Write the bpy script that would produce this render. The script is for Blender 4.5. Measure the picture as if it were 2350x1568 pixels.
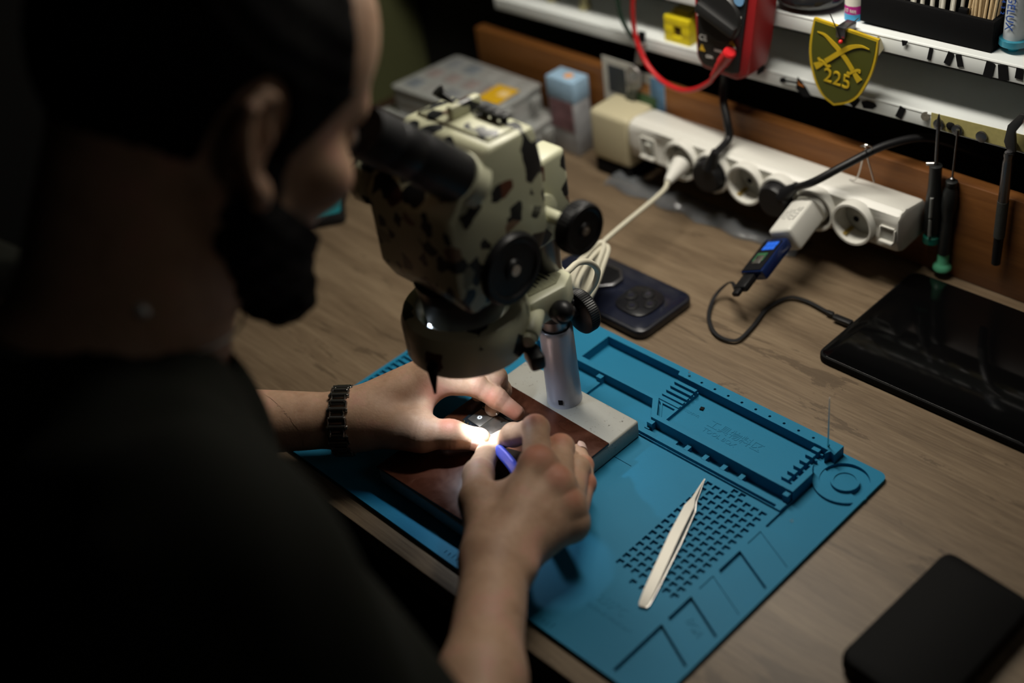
import bpy, bmesh, math, random
import numpy as np
from mathutils import Vector, Matrix, geometry

# ------------------------------------------------------------------ camera, world, light, exposure
# metres; origin of heights is the desk top (z = 0), floor at z = -0.75; +Y is towards the shelf wall; many positions below computed from image pixels
SC = bpy.context.scene
for o in list(bpy.data.objects): bpy.data.objects.remove(o)
cd = bpy.data.cameras.new('camera'); cam = bpy.data.objects.new('camera', cd); SC.collection.objects.link(cam)
cam.location = (0, 0, 0.77); cam.rotation_euler = (math.radians(52.224), math.radians(7.081), math.radians(45.499))
cd.sensor_width = 36; cd.lens = 2939.36 / 2350 * 36; cd.clip_start = 0.02
cd.dof.use_dof = True; cd.dof.focus_distance = 1.125; cd.dof.aperture_fstop = 1.9
SC.camera = cam
SC.view_settings.view_transform = 'Standard'; SC.view_settings.look = 'None'
SC.view_settings.gamma = 1; SC.view_settings.use_curve_mapping = False; SC.view_settings.exposure = 0.0
w = bpy.data.worlds.new('room'); SC.world = w; w.use_nodes = True
w.node_tree.nodes['Background'].inputs[0].default_value = (0.55, 0.62, 0.6, 1)
w.node_tree.nodes['Background'].inputs[1].default_value = 0.004

def area(name, loc, target, sx, sy, power, col):
    l = bpy.data.lights.new(name, 'AREA'); l.shape = 'RECTANGLE'; l.size = sx; l.size_y = sy
    l.energy = power; l.color = col
    o = bpy.data.objects.new(name, l); SC.collection.objects.link(o); o.location = loc
    o.rotation_euler = (Vector(target) - Vector(loc)).to_track_quat('-Z', 'Y').to_euler()
    return o
area('bench_light', (-0.73, 0.80, 0.63), (-0.74, 0.73, 0.0), 0.44, 0.08, 4.5, (1.0, 0.94, 0.83))
area('room_light', (1.30, 0.80, 1.45), (-0.6, 0.8, 0.1), 0.6, 0.6, 0.9, (1.0, 0.93, 0.84))


# ------------------------------------------------------------------ helpers
V = Vector
def tag(o, label=None, cat=None, group=None, kind=None):
    if label: o['label'] = label
    if cat: o['category'] = cat
    if group: o['group'] = group
    if kind: o['kind'] = kind
    return o
def thing(name, label, cat, loc=(0, 0, 0), group=None):
    o = bpy.data.objects.new(name, None); SC.collection.objects.link(o)
    o.location = loc; o.empty_display_size = 0.01
    return tag(o, label, cat, group)
def basis(x, y, z, o=(0, 0, 0)):
    m = Matrix.Identity(4)
    for i, c in enumerate((x, y, z, o)):
        for j in range(3): m[j][i] = c[j]
    return m
def frame(axis, up=(0, 0, 1)):
    z = V(axis).normalized(); u = V(up)
    if abs(z.dot(u)) > 0.98: u = V((1, 0, 0))
    x = u.cross(z).normalized(); y = z.cross(x)
    return x, y, z
def smooth_path(pts, n=8):
    P = [V(p) for p in pts]; out = []
    Q = [P[0] * 2 - P[1]] + P + [P[-1] * 2 - P[-2]]
    for i in range(1, len(Q) - 2):
        a, b, c, d = Q[i - 1], Q[i], Q[i + 1], Q[i + 2]
        for k in range(n):
            t = k / n
            out.append(0.5 * ((2 * b) + (c - a) * t + (2 * a - 5 * b + 4 * c - d) * t * t + (3 * b - a - 3 * c + d) * t ** 3))
    out.append(P[-1]); return out

class MB:
    def __init__(s): s.bm = bmesh.new()
    def add(s, bm, M=None):
        if M is not None: bm.transform(M)
        me = bpy.data.meshes.new('t'); bm.to_mesh(me); bm.free(); s.bm.from_mesh(me); bpy.data.meshes.remove(me)
        return s
    def box(s, lo, hi, bev=0, seg=2, M=None):
        bm = bmesh.new(); bmesh.ops.create_cube(bm, size=1)
        lo = V(lo); hi = V(hi); c = (lo + hi) / 2; d = hi - lo
        for v in bm.verts: v.co = V((v.co.x * d.x, v.co.y * d.y, v.co.z * d.z)) + c
        if bev: bmesh.ops.bevel(bm, geom=list(bm.edges), offset=bev, segments=seg, profile=0.5, affect='EDGES')
        return s.add(bm, M)
    def obox(s, c, size, x, y, bev=0, seg=2):          # box with its own axes
        x = V(x).normalized(); z = x.cross(V(y)).normalized(); y = z.cross(x)
        h = V(size) / 2
        return s.box(-h, h, bev, seg, basis(x, y, z, c))
    def lathe(s, p, axis, prof, n=28, ry=1.0, M=None, up=(0, 0, 1), cap=True):
        x, y, z = frame(axis, up); p = V(p); bm = bmesh.new(); rings = []
        for t, r in prof:
            rings.append([bm.verts.new(p + z * t + (x * math.cos(a) + y * math.sin(a) * ry) * max(r, 1e-5))
                          for a in (2 * math.pi * k / n for k in range(n))])
        for a, b in zip(rings, rings[1:]):
            for k in range(n): bm.faces.new((a[k], a[(k + 1) % n], b[(k + 1) % n], b[k]))
        if cap:
            bm.faces.new(rings[0][::-1]); bm.faces.new(rings[-1])
        return s.add(bm, M)
    def cyl(s, a, b, r, r2=None, n=24, bev=0):
        a = V(a); b = V(b); L = (b - a).length; r2 = r if r2 is None else r2
        pr = [(0, r), (L, r2)] if not bev else [(0, r - bev), (bev * .3, r - bev * .3), (bev, r), (L - bev, r2), (L - bev * .3, r2 - bev * .3), (L, r2 - bev)]
        return s.lathe(a, b - a, pr, n)
    def tube(s, pts, r, n=10, sm=8, flat=None):
        P = smooth_path(pts, sm) if sm else [V(p) for p in pts]
        bm = bmesh.new(); rings = []; prev = None
        for i, p in enumerate(P):
            t = (P[min(i + 1, len(P) - 1)] - P[max(i - 1, 0)]).normalized()
            if prev is None: x, y, _ = frame(t)
            else:
                x = (prev - t * prev.dot(t)).normalized(); y = t.cross(x)
            if flat is not None:                        # ribbon: x stays level
                x = V(flat).cross(t).normalized() if V(flat).cross(t).length > .1 else x; y = t.cross(x)
            prev = x; rr = r(i / (len(P) - 1)) if callable(r) else r
            ra, rb = rr if isinstance(rr, tuple) else (rr, rr)
            rings.append([bm.verts.new(p + x * ra * math.cos(2 * math.pi * k / n) + y * rb * math.sin(2 * math.pi * k / n)) for k in range(n)])
        for a, b in zip(rings, rings[1:]):
            for k in range(n): bm.faces.new((a[k], a[(k + 1) % n], b[(k + 1) % n], b[k]))
        bm.faces.new(rings[0][::-1]); bm.faces.new(rings[-1])
        return s.add(bm)
    def prism(s, pts, depth, bev=0):                    # planar polygon pts (3-D) pushed along the vector depth
        bm = bmesh.new(); a = [bm.verts.new(p) for p in pts]; d = V(depth); b = [bm.verts.new(V(p) + d) for p in pts]
        n = len(a); bm.faces.new(a); bm.faces.new(b[::-1])
        for k in range(n): bm.faces.new((a[k], b[k], b[(k + 1) % n], a[(k + 1) % n]))
        bmesh.ops.recalc_face_normals(bm, faces=bm.faces)
        if bev: bmesh.ops.bevel(bm, geom=list(bm.edges), offset=bev, segments=2, profile=.5, affect='EDGES')
        bmesh.ops.triangulate(bm, faces=[f for f in bm.faces if len(f.verts) > 4])
        return s.add(bm)
    def ball(s, c, r, M=None, seg=24):
        bm = bmesh.new(); bmesh.ops.create_uvsphere(bm, u_segments=seg, v_segments=seg // 2, radius=1)
        r = (r, r, r) if not hasattr(r, '__len__') else r
        for v in bm.verts: v.co = V((v.co.x * r[0], v.co.y * r[1], v.co.z * r[2]))
        bm.transform((Matrix.Translation(V(c)) @ M) if M is not None else Matrix.Translation(V(c)))
        return s.add(bm)
    def ring(s, p, axis, R, r, n=40, m=10, a0=0, a1=2 * math.pi):
        x, y, z = frame(axis)
        full = abs(a1 - a0 - 2 * math.pi) < 1e-4
        pts = [V(p) + (x * math.cos(a0 + (a1 - a0) * k / n) + y * math.sin(a0 + (a1 - a0) * k / n)) * R for k in range(n + 1)]
        return s.tube(pts, r, m, 0)
    def text(s, txt, size, o, x, y, ext=0.0002, align='CENTER'):
        cu = bpy.data.curves.new('t', 'FONT'); cu.body = txt; cu.size = size; cu.extrude = ext
        cu.align_x = align; cu.align_y = 'CENTER'; cu.resolution_u = 3
        ob = bpy.data.objects.new('t', cu); SC.collection.objects.link(ob)
        me = bpy.data.meshes.new_from_object(ob); bpy.data.objects.remove(ob); bpy.data.curves.remove(cu)
        x = V(x).normalized(); z = x.cross(V(y)).normalized(); y = z.cross(x)
        bm = bmesh.new(); bm.from_mesh(me); bpy.data.meshes.remove(me)
        return s.add(bm, basis(x, y, z, o))
    def relief(s, polys, z0):
        """polys: (list of 2-D points, height) painted in order; gives one stepped solid with bottom at z0"""
        vs = []; faces = []
        for pts, h in polys:
            if sum(a[0] * c[1] - c[0] * a[1] for a, c in zip(pts, pts[1:] + pts[:1])) < 0: pts = pts[::-1]
            b = len(vs); vs += [V((p[0], p[1])) for p in pts]; faces.append(list(range(b, b + len(pts))))
        co, ed, fa, ov, oe, of = geometry.delaunay_2d_cdt(vs, [], faces, 1, 1e-6)
        bm = bmesh.new(); H = [polys[max(o)][1] if o else None for o in of]
        cache = {}
        def vt(i, z):
            k = (i, round(z, 6))
            if k not in cache: cache[k] = bm.verts.new((co[i].x, co[i].y, z))
            return cache[k]
        em = {}
        for f, h in zip(fa, H):
            if h is None: continue
            try: bm.faces.new([vt(i, h) for i in f])
            except ValueError: pass
            for a, b in zip(f, list(f[1:]) + [f[0]]): em[(a, b)] = h
        for (a, b), h in em.items():
            o = em.get((b, a), z0)
            if h > o + 1e-6:
                try: bm.faces.new((vt(a, h), vt(a, o), vt(b, o), vt(b, h)))
                except ValueError: pass
        bmesh.ops.dissolve_limit(bm, angle_limit=0.01, verts=bm.verts, edges=bm.edges)
        return s.add(bm)

def obj(name, mb, m, parent=None, sharp=38, recalc=True):
    bm = mb.bm
    if recalc: bmesh.ops.recalc_face_normals(bm, faces=bm.faces)
    for f in bm.faces: f.smooth = True
    c = math.radians(sharp)
    for e in bm.edges:
        e.smooth = not (len(e.link_faces) != 2 or e.calc_face_angle(0) > c)
    me = bpy.data.meshes.new(name); bm.to_mesh(me); bm.free()
    me.materials.append(m)
    o = bpy.data.objects.new(name, me); SC.collection.objects.link(o)
    if parent is not None: attach(o, parent)
    return o
def world_of(o):
    M = Matrix.Translation(o.location)
    return (world_of(o.parent) @ o.matrix_parent_inverse @ M) if o.parent else M
def attach(o, parent):
    o.parent = parent; o.matrix_parent_inverse = world_of(parent).inverted()
def dup(o, off, parent=None, label=None):               # a copy of a thing with copies of its parts and sub-parts
    c = o.copy(); SC.collection.objects.link(c)
    if parent is None: c.location = V(o.location) + V(off)
    else: c.parent = parent
    if label: c['label'] = label
    for ch in [k for k in bpy.data.objects if k.parent == o]:
        dup(ch, off, c)
    return c

# ------------------------------------------------------------------ materials
MATS = {}
def mat(name, col, rough=0.5, metal=0.0, bump=0.0, bs=300, var=0.0, vs=40, emit=None, es=0, trans=0.0, alpha=1.0, coat=0.0, stretch=(1, 1, 1), spec=0.5, ior=1.45):
    if name in MATS: return MATS[name]
    m = bpy.data.materials.new(name); m.use_nodes = True; MATS[name] = m
    nt = m.node_tree; b = nt.nodes['Principled BSDF']
    b.inputs['Base Color'].default_value = (*col, 1); b.inputs['Roughness'].default_value = rough
    b.inputs['Metallic'].default_value = metal; b.inputs['Transmission Weight'].default_value = trans
    b.inputs['Coat Weight'].default_value = coat; b.inputs['Specular IOR Level'].default_value = spec
    b.inputs['Alpha'].default_value = alpha; b.inputs['IOR'].default_value = ior
    if emit: b.inputs['Emission Color'].default_value = (*emit, 1); b.inputs['Emission Strength'].default_value = es
    tc = nt.nodes.new('ShaderNodeTexCoord'); mp = nt.nodes.new('ShaderNodeMapping'); mp.inputs['Scale'].default_value = stretch
    nt.links.new(tc.outputs['Object'], mp.inputs[0])
    n = nt.nodes.new('ShaderNodeTexNoise'); n.inputs['Scale'].default_value = vs; n.inputs['Detail'].default_value = 5
    nt.links.new(mp.outputs[0], n.inputs['Vector'])
    if var:
        mx = nt.nodes.new('ShaderNodeMix'); mx.data_type = 'RGBA'
        mx.inputs[6].default_value = (*[c * (1 - var) for c in col], 1); mx.inputs[7].default_value = (*[min(1, c * (1 + var)) for c in col], 1)
        nt.links.new(n.outputs['Fac'], mx.inputs[0]); nt.links.new(mx.outputs[2], b.inputs['Base Color'])
    if bump:
        n2 = nt.nodes.new('ShaderNodeTexNoise'); n2.inputs['Scale'].default_value = bs; n2.inputs['Detail'].default_value = 3
        nt.links.new(mp.outputs[0], n2.inputs['Vector'])
        bp = nt.nodes.new('ShaderNodeBump'); bp.inputs['Strength'].default_value = bump; bp.inputs['Distance'].default_value = 0.001
        nt.links.new(n2.outputs['Fac'], bp.inputs['Height']); nt.links.new(bp.outputs[0], b.inputs['Normal'])
    return m
def ramp(nt, fac, stops):
    r = nt.nodes.new('ShaderNodeValToRGB'); e = r.color_ramp.elements
    while len(e) < len(stops): e.new(0.5)
    for k, (p, c) in enumerate(stops): e[k].position = p; e[k].color = (*c, 1)
    nt.links.new(fac, r.inputs[0]); return r.outputs[0]
def mixc(nt, f, a, b, mode='MIX'):
    x = nt.nodes.new('ShaderNodeMix'); x.data_type = 'RGBA'; x.blend_type = mode
    if isinstance(f, (int, float)): x.inputs[0].default_value = f
    else: nt.links.new(f, x.inputs[0])
    for i, c in ((6, a), (7, b)):
        if isinstance(c, tuple): x.inputs[i].default_value = (*c, 1)
        else: nt.links.new(c, x.inputs[i])
    return x.outputs[2]
def noise(nt, scale, stretch=(1, 1, 1), detail=4, dist=0.0, rough=.55, loc=(0, 0, 0)):
    tc = nt.nodes.new('ShaderNodeTexCoord'); mp = nt.nodes.new('ShaderNodeMapping')
    mp.inputs['Scale'].default_value = stretch; mp.inputs['Location'].default_value = loc
    nt.links.new(tc.outputs['Object'], mp.inputs[0])
    n = nt.nodes.new('ShaderNodeTexNoise'); n.inputs['Scale'].default_value = scale; n.inputs['Detail'].default_value = detail
    n.inputs['Distortion'].default_value = dist; n.inputs['Roughness'].default_value = rough
    nt.links.new(mp.outputs[0], n.inputs['Vector']); return n.outputs['Fac']
def wood(name, dark, mid, light, grain=(3, 70, 70), rough=.5, patch=True, bump=.25):
    m = mat(name, mid, rough); nt = m.node_tree; b = nt.nodes['Principled BSDF']
    fine = noise(nt, 6, grain, 7, 0.2, .72)
    c = ramp(nt, fine, [(0.33, dark), (0.5, mid), (0.64, light)])
    broad = noise(nt, 2.2, (1.6, 14, 14), 5, .7, .6, (3, 1, 0))
    c2 = mixc(nt, 0.55, c, ramp(nt, broad, [(0.34, dark), (0.52, mid), (0.7, light)]), 'MIX')
    if patch:
        pt = noise(nt, 2.0, (1.6, 9, 9), 8, 2.2, .7, (7.3, 2.2, 0))
        c2 = mixc(nt, ramp(nt, pt, [(0.585, (0, 0, 0)), (0.60, (.6, .6, .6))]), c2, tuple(d * .75 for d in dark))
    nt.links.new(c2, b.inputs['Base Color'])
    bp = nt.nodes.new('ShaderNodeBump'); bp.inputs['Strength'].default_value = bump; bp.inputs['Distance'].default_value = 0.0006
    nt.links.new(fine, bp.inputs['Height']); nt.links.new(bp.outputs[0], b.inputs['Normal'])
    return m
DESK = wood('oak_laminate', (.085, .056, .032), (.168, .118, .072), (.252, .188, .118), rough=.5)
BOARD = wood('orange_veneer', (.105, .036, .008), (.165, .062, .014), (.22, .090, .024), (2, 40, 40), .45, False, .1)
BLACK = mat('black_plastic', (.007, .007, .008), .42, spec=.35)
RUBBER = mat('black_rubber', (.008, .008, .009), .7, bump=.1, spec=.3)
MATTE = mat('matte_black', (.006, .006, .007), .8, spec=.15)
WHITE = mat('white_plastic', (.66, .65, .60), .38)
SHELFW = mat('white_painted_metal', (.72, .75, .74), .40, var=.05, vs=30)
STEEL = mat('brushed_steel', (.62, .60, .57), .30, 1.0)
DSTEEL = mat('dark_steel', (.20, .20, .21), .34, 1.0)
BRASS = mat('brass', (.55, .40, .12), .35, 1.0)
TEAL = mat('teal_silicone', (.010, .168, .300), .58, bump=.12, bs=500, var=.12, vs=14, spec=.22)
CREAMC = mat('cream_plain', (.50, .50, .36), .4)


# ------------------------------------------------------------------ the setting
def struct(name, mb, m, label=None):
    return tag(obj(name, mb, m), label, None, None, 'structure')
OLIVE = mat('olive_wall', (.075, .080, .030), .85, var=.2, vs=6)
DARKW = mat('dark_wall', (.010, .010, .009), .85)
struct('floor', MB().box((-3, -1.6, -.78), (1.6, 1.2, -.75)), mat('dark_floor', (.030, .020, .014), .6, var=.3, vs=5))
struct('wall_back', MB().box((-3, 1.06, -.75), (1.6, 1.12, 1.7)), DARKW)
struct('wall_left', MB().box((-1.46, -1.6, -.06), (-1.40, 1.06, 1.7)), OLIVE)
struct('trim_1', MB().box((-1.465, -1.6, -.75), (-1.39, 1.06, -.06)), mat('brown_wainscot', (.05, .022, .012), .6))
struct('wall_front', MB().box((-3, -1.66, -.75), (1.6, -1.6, 1.7)), DARKW)
struct('wall_right', MB().box((1.6, -1.6, -.75), (1.66, 1.12, 1.7)), DARKW)

struct('shade_panel_1', MB().box((-1.40, -1.30, -.75), (-1.385, .64, 1.30), .004), mat('shade_panel_black', (.0035, .0035, .0032), .9, spec=.1))  # added black panel over the olive wall, stands in for its unlit part

# desk
t = thing('desk', 'oak laminate workbench top carrying all the tools', 'desk', (-.6, .67, -.75))
obj('desk_top', MB().box((-1.24, .375, -.028), (.45, .985, 0), .0015), DESK, t)
for x in (-1.18, .38):
    obj('side_panel', MB().box((x, .42, -.75), (x + .022, .96, -.028), .001), DESK, t)
obj('back_rail', MB().box((-1.158, .93, -.40), (.38, .948, -.028)), DESK, t)
o = obj('backboard', MB().box((-1.172, .969, 0), (.45, .985, .107), .002), BOARD)
tag(o, 'orange brown wooden upstand board along the back of the desk', 'board')

# two white metal shelves with folded front lips
def shelf(zl, h, x0, label, yb=1.06):
    # zl = height of the lip foot at x = -.648; shelf tilted to follow lip heights taken from image pixels
    M = Matrix.Translation((-.648, 0, zl)) @ Matrix.Rotation(-.021, 4, 'Y') @ Matrix.Translation((.648, 0, 0))
    t = thing('wall_shelf', label, 'shelf', (-.6, 1.02, zl), 'white metal shelves above the desk')
    obj('shelf_tray', MB().box((x0, .9742, h - .003), (.45, yb, h + .0010), M=M), SHELFW, t)
    b = MB().box((x0, .9720, 0), (.45, .9742, h), .0006, M=M)
    obj('front_lip', b.cyl(M @ V((x0, .9731, h)), M @ V((.45, .9731, h)), .0017, n=8), SHELFW, t)
    return t
shelf(.1501, .0140, -1.13, 'lower white metal shelf with small black tapes and magnets on its lip')
shelf(.2154, .0151, -1.29, 'upper white metal shelf above the lower one, carrying box and syringe')


# ------------------------------------------------------------------ teal soldering mat
def rrect(x0, y0, x1, y1, r, n=5):
    out = []
    for cx, cy, a in ((x1 - r, y1 - r, 0), (x0 + r, y1 - r, 90), (x0 + r, y0 + r, 180), (x1 - r, y0 + r, 270)):
        out += [(cx + r * math.cos(math.radians(a + 90 * k / n)), cy + r * math.sin(math.radians(a + 90 * k / n))) for k in range(n + 1)]
    return out
def circ(x, y, r, n=28, a0=0, a1=360):
    return [(x + r * math.cos(math.radians(a0 + (a1 - a0) * k / n)), y + r * math.sin(math.radians(a0 + (a1 - a0) * k / n))) for k in range(n + (a1 - a0 < 360))]
def rct(x0, y0, x1, y1): return [(x0, y0), (x1, y0), (x1, y1), (x0, y1)]
H = .004
P = [(rrect(-.8525, .394, -.394, .692, .007), H)]
P.append(([(-.752, .6905), (-.4365, .6905), (-.4365, .6206), (-.5880, .6198), (-.6035, .6402), (-.752, .6395)], .014))
P.append(([(-.6966, .6840), (-.6085, .6842), (-.6068, .6798), (-.4436, .6785), (-.4436, .6262), (-.5862, .6255), (-.6000, .6443), (-.6966, .6462)], .0038))
P.append(([(-.6050, .6755), (-.5808, .6768), (-.5805, .6286), (-.5850, .6275), (-.5990, .6455), (-.6048, .6490)], .0075))
for k in range(5):
    y = .6752 - k * .0058
    P.append((rct(-.6049, y - .0034, -.5809, y), .0118 - k * .0008))
P.append(([(-.5975, .6462), (-.5830, .6462), (-.5820, .6320), (-.5855, .6300)], .0055))
for k in range(11): P.append((circ(-.5974 + .01505 * k, .6843 if k == 0 else .6835, .0013, 12), .009))
for k in range(6):
    y = .6765 - .0084 * k
    P.append((rct(-.4575, y - .0024, -.4505, y + .0024), .0108)); P.append((rct(-.4505, y - .0008, -.4475, y + .0008), .0075))
# ledge with teeth in front of the middle wall
P.append((rct(-.5882, .6190, -.4440, .6206 - .0001), .0008)); P.append((rct(-.5560, .6125, -.4440, .6190), .0012))
P.append((rct(-.7000, .6035, -.4380, .6125), .0060)); P.append((rct(-.7000, .6040, -.4437, .6070), .0016))
for x in (-.5435, -.5239, -.5041, -.4854): P.append((rct(x - .0022, .6120, x + .0022, .6186), .0062))
P.append((rct(-.6668, .6125, -.6622, .6340), .0070)); P.append((rct(-.6680, .6345, -.6620, .6392), .0115))
P.append((rct(-.5900, .6125, -.5850, .6160), .0070)); P.append((rct(-.5890, .6150, -.5830, .6196), .0118)); P.append((rct(-.4440, .6150, -.4390, .6196), .0118))
# right flange: large shallow tray, round flux tray
P.append((rct(-.4378, .5838, -.3985, .6480), .0016))
cx, cy = -.4185, .6655
P.append((circ(cx, cy, .0262, 40, 150, 345), H)); P.append((circ(cx, cy, .0205, 44), .0010))
P.append((circ(cx, cy, .0205, 30, 175, 330), .0030))
P.append((circ(-.4170, .6640, .0118, 36), .0058)); P.append((circ(-.4172, .6642, .0092, 32), .0048))
# slanted pockets
for yt, yb, dz in ((.5772, .5605, .0031), (.5506, .5238, .0006), (.5169, .4998, .0031), (.4903, .4628, .0006), (.4555, .4007, .0006)):
    P.append(([(-.4375, yt), (-.3986, yt - .0176), (-.3986, max(yb - .0176, .3985)), (-.4375, yb)], dz))
# component grid
for r in range(15):
    for c in range(8):
        x = -.5058 + .00795 * c; y = .5957 - .00791 * r
        P.append((rct(x, y - .0056, x + .0058, y), .0016))
for x, y in ((-.4832, .6020), (-.4757, .6023), (-.4838, .4752), (-.4739, .4754)): P.append((rct(x, y - .0050, x + .0055, y), .0016))
P.append((rct(-.590, .5694, -.5681, .5700), .002))
# comb strip along the left end
for k in range(34):
    y = .6680 - .00695 * k
    if y > .41: P.append((rct(-.8485, y - .0050, -.8338, y), .0014))
P.append((rct(-.8330, .405, -.8325, .680), .0030)); P.append((rct(-.8325, .405, -.8255, .680), .0052)); P.append((rct(-.8255, .405, -.8235, .680), .0014))
# printed ruler grooves near the front edge
for k in range(28):
    x = -.500 - .0045 * k
    P.append((rct(x, .3985, x + .0007, .4020 + (.002 if k % 5 == 0 else 0)), .0034))
mt = thing('soldering_mat', 'teal silicone soldering mat with moulded trays and component grid', 'mat', (-.62, .54, 0))
mb = MB().relief(P, 0.0)
body = obj('mat_base', mb, TEAL, mt, 30)
bv = body.modifiers.new('soft', 'BEVEL'); bv.width = .00045; bv.segments = 2; bv.limit_method = 'ANGLE'; bv.angle_limit = math.radians(50); bv.harden_normals = False
for tx, sz, q, xv, yv, ex in (('工具物料区', .0115, (-.522, .6535, .0038), (1, 0, 0), (0, 1, 0), .0003), ('TOOL BOX', .0070, (-.532, .6440, .0038), (1, -.02, 0), (0, 1, 0), .0003),
                      ('SCREWS', .0042, (-.570, .6540, .0038), (1, 0, 0), (0, 1, 0), .0002), ('BGA', .010, (-.418, .470, .0007), (1, -.45, 0), (.45, 1, 0), .0003),
                      ('250°C', .011, (-.478, .445, .004), (1, 0, 0), (0, 1, 0), .0002), ('SILICONE WORK MAT', .0045, (-.472, .4345, .004), (1, 0, 0), (0, 1, 0), .0002)):
    obj('embossed_lettering', MB().text(tx, sz, q, xv, yv, ex), TEAL, mt)
# needle standing in the last hole, glass pin in the first, chip lying in the tray
o = obj('needle', MB().cyl((-.4469, .6829, .009), (-0.4440, 0.6783, 0.0719), .0008, .0003, 8), STEEL)
tag(o, 'thin steel needle standing upright in the corner of the teal mat', 'needle')
o = obj('glass_pin', MB().cyl((-.5974, .6843, .009), (-.5972, .6843, .0185), .0012, .0009, 10), mat('clear_glass', (.9, .95, .95), .05, trans=.9))
tag(o, 'short clear glass pin stuck in the first hole of the teal mat rail', 'pin')
o = obj('chip', MB().obox((-.5668, .6642, .0046), (.0036, .0036, .0012), (1, .25, 0), (-.25, 1, 0), .0001), MATTE)
tag(o, 'tiny black square chip lying in the tray of the teal mat', 'chip')
o = obj('solder_ball', MB().ball((-0.4050, 0.5734, 0.0398), .0009, seg=10), STEEL)
tag(o, 'tiny clear bead lying in the large right tray of the teal mat', 'bead')

# paper label under the left hand
o = obj('paper_label', MB().obox((-.8165, .5425, .0045), (.022, .012, .0006), (.12, 1, 0), (-1, .12, 0)), mat('white_paper', (.75, .75, .68), .7))
tag(o, 'small white paper slip on the mat half under the left hand', 'paper')

# tweezers: two arms joined at the tail
tw = thing('tweezers', 'pale steel fine point tweezers lying on the component grid', 'tweezers', (-.4775, .512, .004))
def tw_arm(sd):
    a = V((-.4577, .4578, 0)); e = V((-.5079, .5949, 0)); d = (e - a).normalized(); n = V((d.y, -d.x, 0)); L = (e - a).length
    prof = [(0, .0030), (.02, .0040), (.10, .0043), (.50, .0044), (.74, .0040), (.785, .0024), (.81, .0015), (.90, .0009), (1.0, .00025)]
    zc = lambda t: (.0050 if sd < 0 else .0050 + .0060 * math.sin(math.pi * min(1, t * 1.02)) ** .8)
    bm = bmesh.new(); R = []
    for t, wd in prof + []:
        c = a + d * L * t + n * (.0 if sd < 0 else .0002) + (V((0, 0, 0)))
        if sd > 0: c += n * (-.0006)
        else: c += n * (.0016 * math.sin(math.pi * t))
        z = zc(t)
        R.append([bm.verts.new((c.x + n.x * s * wd, c.y + n.y * s * wd, z + q)) for s, q in ((-1, 0), (1, 0), (1, .0011), (-1, .0011))])
    for p, q in zip(R, R[1:]):
        for k in range(4): bm.faces.new((p[k], p[(k + 1) % 4], q[(k + 1) % 4], q[k]))
    bm.faces.new(R[0][::-1]); bm.faces.new(R[-1]); return MB().add(bm)
WSTEEL = mat('pale_steel', (.60, .57, .50), .5, .2)
obj('arm', tw_arm(1), WSTEEL, tw); tag(obj('arm', tw_arm(-1), STEEL, tw), 'darker lower arm')


# ------------------------------------------------------------------ stereo microscope
def camo(name, base, frac=.30, scale=60, rgh=.38):
    m = mat(name, base, rgh); nt = m.node_tree; b = nt.nodes['Principled BSDF']
    tc = nt.nodes.new('ShaderNodeTexCoord')
    nz = nt.nodes.new('ShaderNodeTexNoise'); nz.inputs['Scale'].default_value = 90; nz.inputs['Detail'].default_value = 2
    nt.links.new(tc.outputs['Object'], nz.inputs['Vector'])
    mx = nt.nodes.new('ShaderNodeMix'); mx.data_type = 'RGBA'; mx.inputs[0].default_value = .004
    nt.links.new(tc.outputs['Object'], mx.inputs[6]); nt.links.new(nz.outputs['Color'], mx.inputs[7])
    vo = nt.nodes.new('ShaderNodeTexVoronoi'); vo.inputs['Scale'].default_value = scale; vo.inputs['Randomness'].default_value = .9
    nt.links.new(mx.outputs[2], vo.inputs['Vector'])
    sp = nt.nodes.new('ShaderNodeSeparateColor'); nt.links.new(vo.outputs['Color'], sp.inputs[0])
    c1 = mixc(nt, ramp(nt, sp.outputs[0], [(frac - .01, (1, 1, 1)), (frac + .01, (0, 0, 0))]), base, (.012, .013, .014))
    c2 = mixc(nt, ramp(nt, sp.outputs[1], [(.045, (.8, .8, .8)), (.055, (0, 0, 0))]), c1, (.12, .04, .02))
    nt.links.new(c2, b.inputs['Base Color']); return m
CAMO = camo('cream_with_black_camouflage', (.42, .42, .29), .30, 88)
CAMO2 = camo('cream_sparse_camouflage', (.47, .47, .33), .16, 55)
ms = thing('stereo_microscope', 'cream stereo microscope with black camouflage patches on a silver pillar stand', 'microscope', (-.657, .51, .004))
PX, PY = -.6605, .586            # pillar axis
AX, AY = -.672, .502             # optical axis
GREYP = mat('grey_painted_metal', (.47, .47, .43), .5, var=.08, vs=60, bump=.15, bs=400)
def speckled():
    nt = GREYP.node_tree; b = nt.nodes['Principled BSDF']
    n = noise(nt, 330, (1, 1, 1), 6, .4, .7); n2 = noise(nt, 45, (1, 1, 1), 3)
    m1 = ramp(nt, n, [(.60, (0, 0, 0)), (.66, (1, 1, 1))]); m2 = ramp(nt, n2, [(.46, (0, 0, 0)), (.60, (1, 1, 1))])
    f = mixc(nt, 1.0, m1, m2, 'MULTIPLY')
    nt.links.new(mixc(nt, f, (.33, .33, .30), (.06, .05, .04)), b.inputs['Base Color'])
speckled()
obj('base_plate', MB().box((-.7275, .4195, .004), (-.5872, .6032, .0222), .0022, 3), GREYP, ms)
SILVER = mat('silver_paint', (.42, .44, .52), .34, .25, bump=.2, bs=160)
b = MB().lathe((PX, PY, .0215), (0, 0, 1), [(0, .0162), (.002, .0160), (.004, .0157), (.079, .0150), (.082, .0146), (.083, .0138), (.083, .0126), (.079, .0125)], 48)
obj('pillar_sleeve', b, SILVER, ms)
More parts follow.
